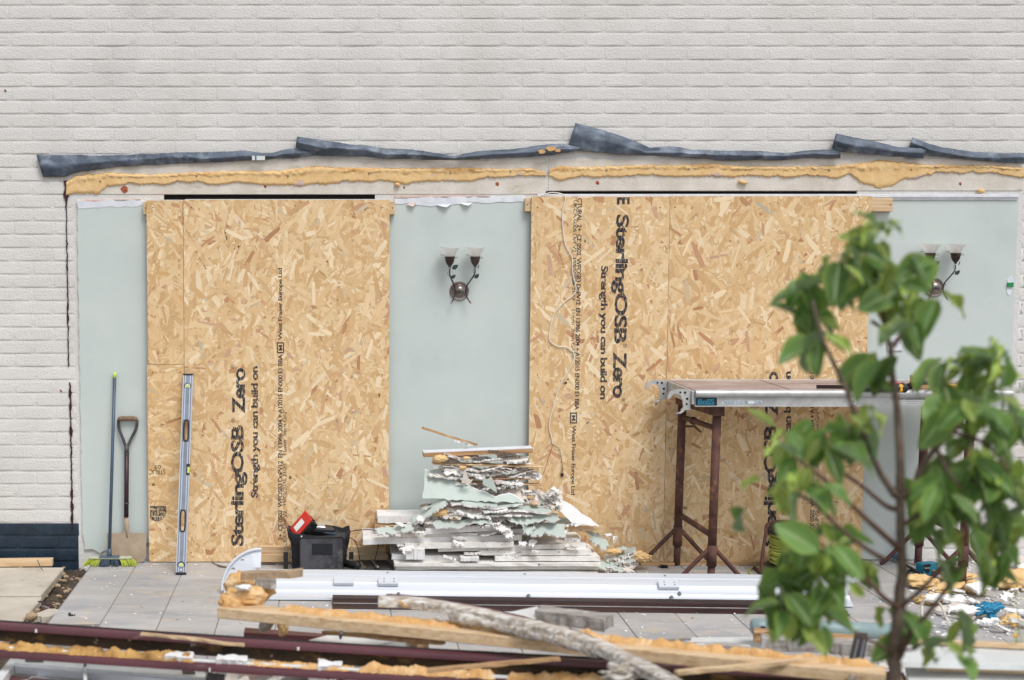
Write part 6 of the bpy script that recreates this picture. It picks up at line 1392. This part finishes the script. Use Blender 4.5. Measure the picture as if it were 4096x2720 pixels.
rail(-140, 2690, .13, 520, 2760, .12, .03, .05, 'maroon_pvc', 'maroon_rail', 'lowest short maroon rail in the lower left corner', 'maroon frame rails in the foreground')
# filling rubble below the heap
rr = random.Random(90)
for k in range(60):
    u, v = rr.uniform(-50, 3600), rr.uniform(2640, 2790); p = gr(u, v, rr.uniform(.02, .12)); L_ = rr.uniform(.06, .2)
    g = MB(); g.slab(L_, L_ * rr.uniform(.3, .7), rr.uniform(.01, .03), T(p) @ rot(rr.gauss(.1, .25), rr.gauss(0, .2), rr.uniform(0, 6)), 900 + k, .02, .006, 7, 4, (rr.choice([1, 3, 3, 2]), 1, 3)); part('plaster_chip', g, PB, label='broken board chip lying under the foreground frames', cat='plaster', group='chips under the foreground frames')
# grey green pipe, black bar, white box
g = MB(); A, B = gr(3060, 2508, .22), gr(3640, 2528, .22); dpp = (B - A).normalized(); root = thing('plastic_pipe', A, 'grey green plastic pipe lying behind the black bar', 'pipe')
g.tube([A, B], .034, 18); part('tube', g, 'pipe_green', root, True); g = MB(); g.tube([A - dpp * .06, A - dpp * .05, A + dpp * .03], [.022, .034, .037], 18); part('end_socket', g, 'pipe_green', root, True)
g = MB(); g.lathe([(.014, 0), (.012, .001)], A + Vector((-.02, -.036, .0)), 12, 'y'); part('bore', g, 'hole_dark', root)
g = MB(); A2 = A + dpp * .14; g.tube([A2, A2 + dpp * .05], .0355, 18); part('blue_band', g, 'grey_bristle', root, True)
plank('black_bar', gr(3445, 2560, .40), gr(3395, 2790, .33), .045, .03, 'black_plastic', 'black ribbed bar pointing to the camera at right', cat='bar')
for k in (-1, 1): 
    A, B = gr(3445, 2560, .432), gr(3395, 2790, .362); g = MB(); g.tube([A + Vector((k * .011, 0, 0)), B + Vector((k * .011, 0, 0))], .003, 6); part('bar_rib', g, 'level_alu', bpy.data.objects['black_bar'], True)
root = thing('white_cabinet', gr(3850, 2650, .1), 'white faced chipboard cabinet lying open at the lower right', 'cabinet')
def pl(pts, z, th, m, nm): g = MB(); g.prism([gr(u, v, z) for u, v in pts], (0, 0, -th)); return part(nm, g, m, root)
pl([(3552, 2558), (4180, 2588), (4180, 2664), (3590, 2648)], .40, .018, 'white_pvc', 'back_panel'); pl([(3520, 2540), (3545, 2542), (3640, 2790), (3600, 2790)], .42, .02, 'timber_old', 'side_edge')
pl([(3545, 2545), (4180, 2576), (4180, 2585), (3548, 2554)], .42, .014, 'timber', 'rail_edge'); pl([(3700, 2652), (4180, 2668), (4180, 2676), (3705, 2660)], .37, .02, 'timber', 'shelf_edge'); pl([(3620, 2662), (4180, 2680), (4180, 2830), (3660, 2830)], .34, .018, 'white_pvc', 'shelf_panel')

# ================================================================== YOUNG TREE
TY = -4.55                                   # depth of the little tree
tr = thing('young_tree', Vector((at(3590, 2720, TY).x, TY, 0)), 'young broad leaved tree with green leaves in the right foreground', 'tree')
def tp(u, v, dy=0.0): return at(u, v, TY + dy)
def limb(pts, r0, r1_, nm='branch', m='bark', n=10):
    P = spline(pts, 5); k = len(P) - 1; g = MB(); g.tube(P, [r0 + (r1_ - r0) * i / k for i in range(k + 1)], n, lump=.12); return part(nm, g, m, tr, True), P
base = tp(3580, 2716); ground_pt = Vector((base.x + .01, TY, -.08))
limb([ground_pt, Vector((base.x + .005, TY, .4)), base, tp(3575, 2632), tp(3585, 2528), tp(3600, 2423), tp(3598, 2371), tp(3611, 2292), tp(3605, 2214), tp(3604, 2120), tp(3602, 2040), tp(3598, 1968)], .0195, .0105, 'trunk')
BR = [([(3598, 1968, 0), (3601, 1861, .0), (3593, 1698, .02), (3586, 1606, .02), (3570, 1504, .03), (3563, 1397, .04), (3545, 1341, .04), (3524, 1310, .05), (3485, 1284, .06)], .0125, .005),
      ([(3563, 1397, .04), (3590, 1360, .05), (3622, 1304, .06), (3602, 1258, .06), (3576, 1136, .05), (3540, 1060, .04)], .007, .004), ([(3545, 1341, .04), (3530, 1240, 0), (3505, 1105, 0), (3490, 1000, 0), (3480, 890, 0)], .007, .003),
      ([(3505, 1105, 0), (3420, 1060, .03), (3330, 1080, .05)], .005, .003),
      ([(3590, 1985, 0), (3575, 1973, -.02), (3519, 1887, -.04), (3468, 1769, -.06), (3412, 1632, -.08), (3388, 1564, -.08), (3327, 1437, -.09), (3286, 1350, -.1), (3250, 1207, -.1)], .010, .004),
      ([(3603, 2040, 0), (3545, 2024, .03), (3453, 1948, .06), (3376, 1892, .08), (3330, 1840, .09)], .008, .004),
      ([(3606, 2200, 0), (3543, 2146, -.04), (3423, 2036, -.08), (3334, 1947, -.1), (3276, 1900, -.12), (3176, 1826, -.14)], .009, .004), ([(3540, 2240, -.02), (3460, 2190, -.06), (3386, 2135, -.08), (3261, 2020, -.1), (3200, 1980, -.1)], .007, .004),
      ([(3602, 1985, 0), (3657, 1953, -.02), (3683, 1876, -.04), (3744, 1790, -.06), (3810, 1728, -.08), (3900, 1620, -.1)], .012, .006), ([(3600, 2430, 0), (3543, 2397, -.04), (3491, 2344, -.06), (3440, 2300, -.08), (3330, 2260, -.1)], .008, .004),
      ([(3604, 2425, 0), (3622, 2412, -.02), (3684, 2360, -.04), (3737, 2303, -.05), (3800, 2240, -.06)], .008, .004), ([(3576, 2670, 0), (3648, 2522, -.04), (3716, 2449, -.06), (3810, 2318, -.08), (3850, 2240, -.08)], .008, .004),
      ([(3574, 2640, 0), (3554, 2600, -.02), (3475, 2559, -.04), (3350, 2486, -.06), (3270, 2430, -.07)], .006, .003), ([(3744, 1790, -.06), (3800, 1900, -.1), (3850, 1960, -.1)], .006, .003), ([(3606, 2100, 0), (3680, 2060, -.05), (3760, 2000, -.08)], .006, .003),
      ([(3810, 1728, -.08), (3950, 1780, -.1), (4040, 1900, -.1)], .006, .003), ([(3578, 2580, 0), (3640, 2600, -.05), (3720, 2560, -.07), (3800, 2560, -.08)], .004, .003)]
for pts, r0, r1_ in BR: limb([tp(u, v, d) for u, v, d in pts], r0, r1_, 'branch', 'bark' if r0 > .009 else 'twig_brown', 8)
def leaf_mesh(seed, m, L_=.118, W_=.076):
    r = random.Random(seed); nx, ny = 9, 6; V, F, UV = [], [], []
    curl, fold, wave = r.uniform(.15, .55), r.uniform(.25, .7), r.uniform(.0, .008)
    for i in range(nx + 1):
        t = i / nx; hw = W_ / 2 * (math.sin(math.pi * min(1, t * .93 + .035)) ** .75) * (1.18 - .42 * t)
        if i == nx: hw = .0008
        an = curl * t * t * 2.2; x = L_ * (t - .12 * curl * t * t); z = -L_ * .42 * curl * t * t
        for j in range(ny + 1):
            s_ = (j / ny - .5) * 2; V.append((x, s_ * hw * math.cos(fold * .6), z + abs(s_) ** 1.4 * hw * math.sin(fold) + wave * math.sin(t * 11 + (2 if s_ > 0 else 0)) * abs(s_))); UV.append((t, s_))
    J = ny + 1
    for i in range(nx):
        for j in range(ny): a = i * J + j; F.append((a, a + J, a + J + 1, a + 1))
    me = bpy.data.meshes.new('leaf'); me.from_pydata(V, [], F); me.materials.append(MATS[m]); me.polygons.foreach_set('use_smooth', [True] * len(F))
    ul = me.uv_layers.new(name='UVMap'); li = [0] * len(me.loops); me.loops.foreach_get('vertex_index', li); ul.data.foreach_set('uv', [q for i in li for q in UV[i]]); return me
LG = [leaf_mesh(i, 'leaf_green') for i in range(6)]; LY = [leaf_mesh(20 + i, 'leaf_young', .085, .042) for i in range(4)]
CL = [(3490, 935, 90, 13, .75), (3370, 1020, 80, 7, .2), (3430, 1110, 80, 8, .25), (3290, 1170, 100, 16, .2), (3230, 1260, 70, 8, .2), (3570, 1080, 90, 9, .4), (3560, 1180, 90, 11, .3), (3690, 1190, 80, 7, .3), (3265, 1360, 70, 7, .2), (3610, 1290, 60, 5, .2), (3480, 1445, 40, 3, .1), (3600, 1450, 20, 1, 0), (3465, 1525, 30, 2, .1),
      (3410, 1740, 75, 8, .2), (3440, 1680, 50, 4, .5), (3150, 1770, 90, 12, .4), (3270, 1790, 80, 9, .1), (3190, 1930, 90, 10, .15), (3080, 1940, 40, 2, .2), (3010, 2090, 20, 1, .2), (3240, 2180, 100, 11, .45), (3350, 2210, 80, 8, .4), (3300, 2330, 110, 15, .1), (3080, 2370, 70, 7, .1), (3170, 2440, 80, 8, .2), (3270, 2470, 60, 5, .05), (3420, 2270, 70, 7, .15), (3190, 2300, 80, 8, .2),
      (3830, 1470, 80, 9, .1), (3950, 1470, 110, 15, .5), (4050, 1560, 90, 12, .3), (3820, 1640, 90, 10, .1), (3940, 1640, 100, 13, .1), (4040, 1720, 80, 8, .1), (3880, 1780, 70, 7, .3), (3760, 1960, 90, 10, .05), (3860, 1920, 100, 13, .05), (3980, 1930, 100, 12, .15), (4060, 1880, 80, 8, .2), (3720, 2080, 70, 7, .1), (3820, 2080, 80, 8, .1), (3930, 2080, 90, 9, .15), (4040, 2080, 80, 8, .2), (3650, 1990, 40, 3, .05),
      (3750, 2270, 25, 2, .1), (3860, 2230, 50, 4, .1), (3960, 2280, 40, 3, .05), (4020, 2220, 60, 4, .1), (3600, 2500, 40, 3, .0), (3640, 2570, 40, 3, .0), (3770, 2590, 60, 5, .0), (3880, 2520, 40, 2, .0)]
lr = random.Random(14)
pet = MB()
for (u, v, rad, n, yf) in CL:
    c = tp(u, v, lr.uniform(-.08, .08))
    for k in range(n if n < 4 else int(n * 1.02)):
        a = lr.uniform(0, 2 * math.pi); e = lr.uniform(-.35, .75); rm = rad / FPX * (DIST + TY) * 1.0
        off = Vector((math.cos(a) * rm * lr.uniform(.2, .95), lr.uniform(-.10, .10), math.sin(a) * rm * lr.uniform(.2, .95))); p = c + off
        d = Vector((math.cos(a) * .8 + lr.gauss(0, .25), lr.gauss(-.25, .5), -abs(lr.gauss(.75, .35)) if lr.random() > yf * .6 else lr.uniform(-.1, .9))).normalized()
        up = Vector((lr.gauss(0, .35), -.55 + lr.gauss(0, .35), .8)); yv = up.cross(d).normalized(); zv = d.cross(yv)
        young = lr.random() < yf * 1.2 + .18; me = lr.choice(LY if young else LG); s_ = lr.uniform(.7, 1.1)
        st = p - d * .02 * 1.0
        o = link('leaf', me, st, tr); o.rotation_mode = 'QUATERNION'; o.rotation_quaternion = Matrix(((d.x, yv.x, zv.x), (d.y, yv.y, zv.y), (d.z, yv.z, zv.z))).to_quaternion(); o.scale = (s_, s_ * lr.uniform(.72, 1.05), s_ * lr.uniform(.7, 1.7))
        if lr.random() < .8: pet.tube(spline([c + (st - c) * .25 + Vector((0, .01, -.01)), c + (st - c) * .7 + Vector((0, 0, .006)), st], 3), .0012, 5, caps=False)
part('petioles', pet, 'leaf_young', tr, True, kind='stuff')
# yellow flowered weed at the right edge
wy = -3.2
wd = thing('flowering_weed', Vector((at(4090, 2720, wy).x, wy, 0)), 'small yellow flowered weed at the right edge of the picture', 'weed')
lw = random.Random(6); g = MB(); g2 = MB(); g3 = MB(); b0 = Vector((at(4100, 2720, wy).x, wy, -.07))
for k in range(7):
    tpnt = at(lw.uniform(4050, 4120), lw.uniform(2310, 2660), wy + lw.uniform(-.1, .1)); P = spline([b0, b0.lerp(tpnt, .5) + Vector((.02, 0, .03)), tpnt], 6); g.tube(P, .0018, 5, caps=False)
    for j in range(10):
        p = P[lw.randint(4, len(P) - 1)]; d = Vector((lw.gauss(0, 1), lw.gauss(0, 1), lw.gauss(.3, .6))).normalized(); q = d.cross(Vector((.3, .2, 1))).normalized(); L_ = lw.uniform(.015, .03); g2.prism([p, p + d * L_ * .5 + q * L_ * .22, p + d * L_, p + d * L_ * .5 - q * L_ * .22], (0, 0, .0006))
    g3.lump(tpnt, (.008, .008, .006), k, sub=1)
part('stems', g, 'leaf_young', wd, True, kind='stuff'); part('leaves', g2, 'leaf_young', wd, kind='stuff'); part('flowers', g3, 'yellow_plastic', wd, True, kind='stuff')
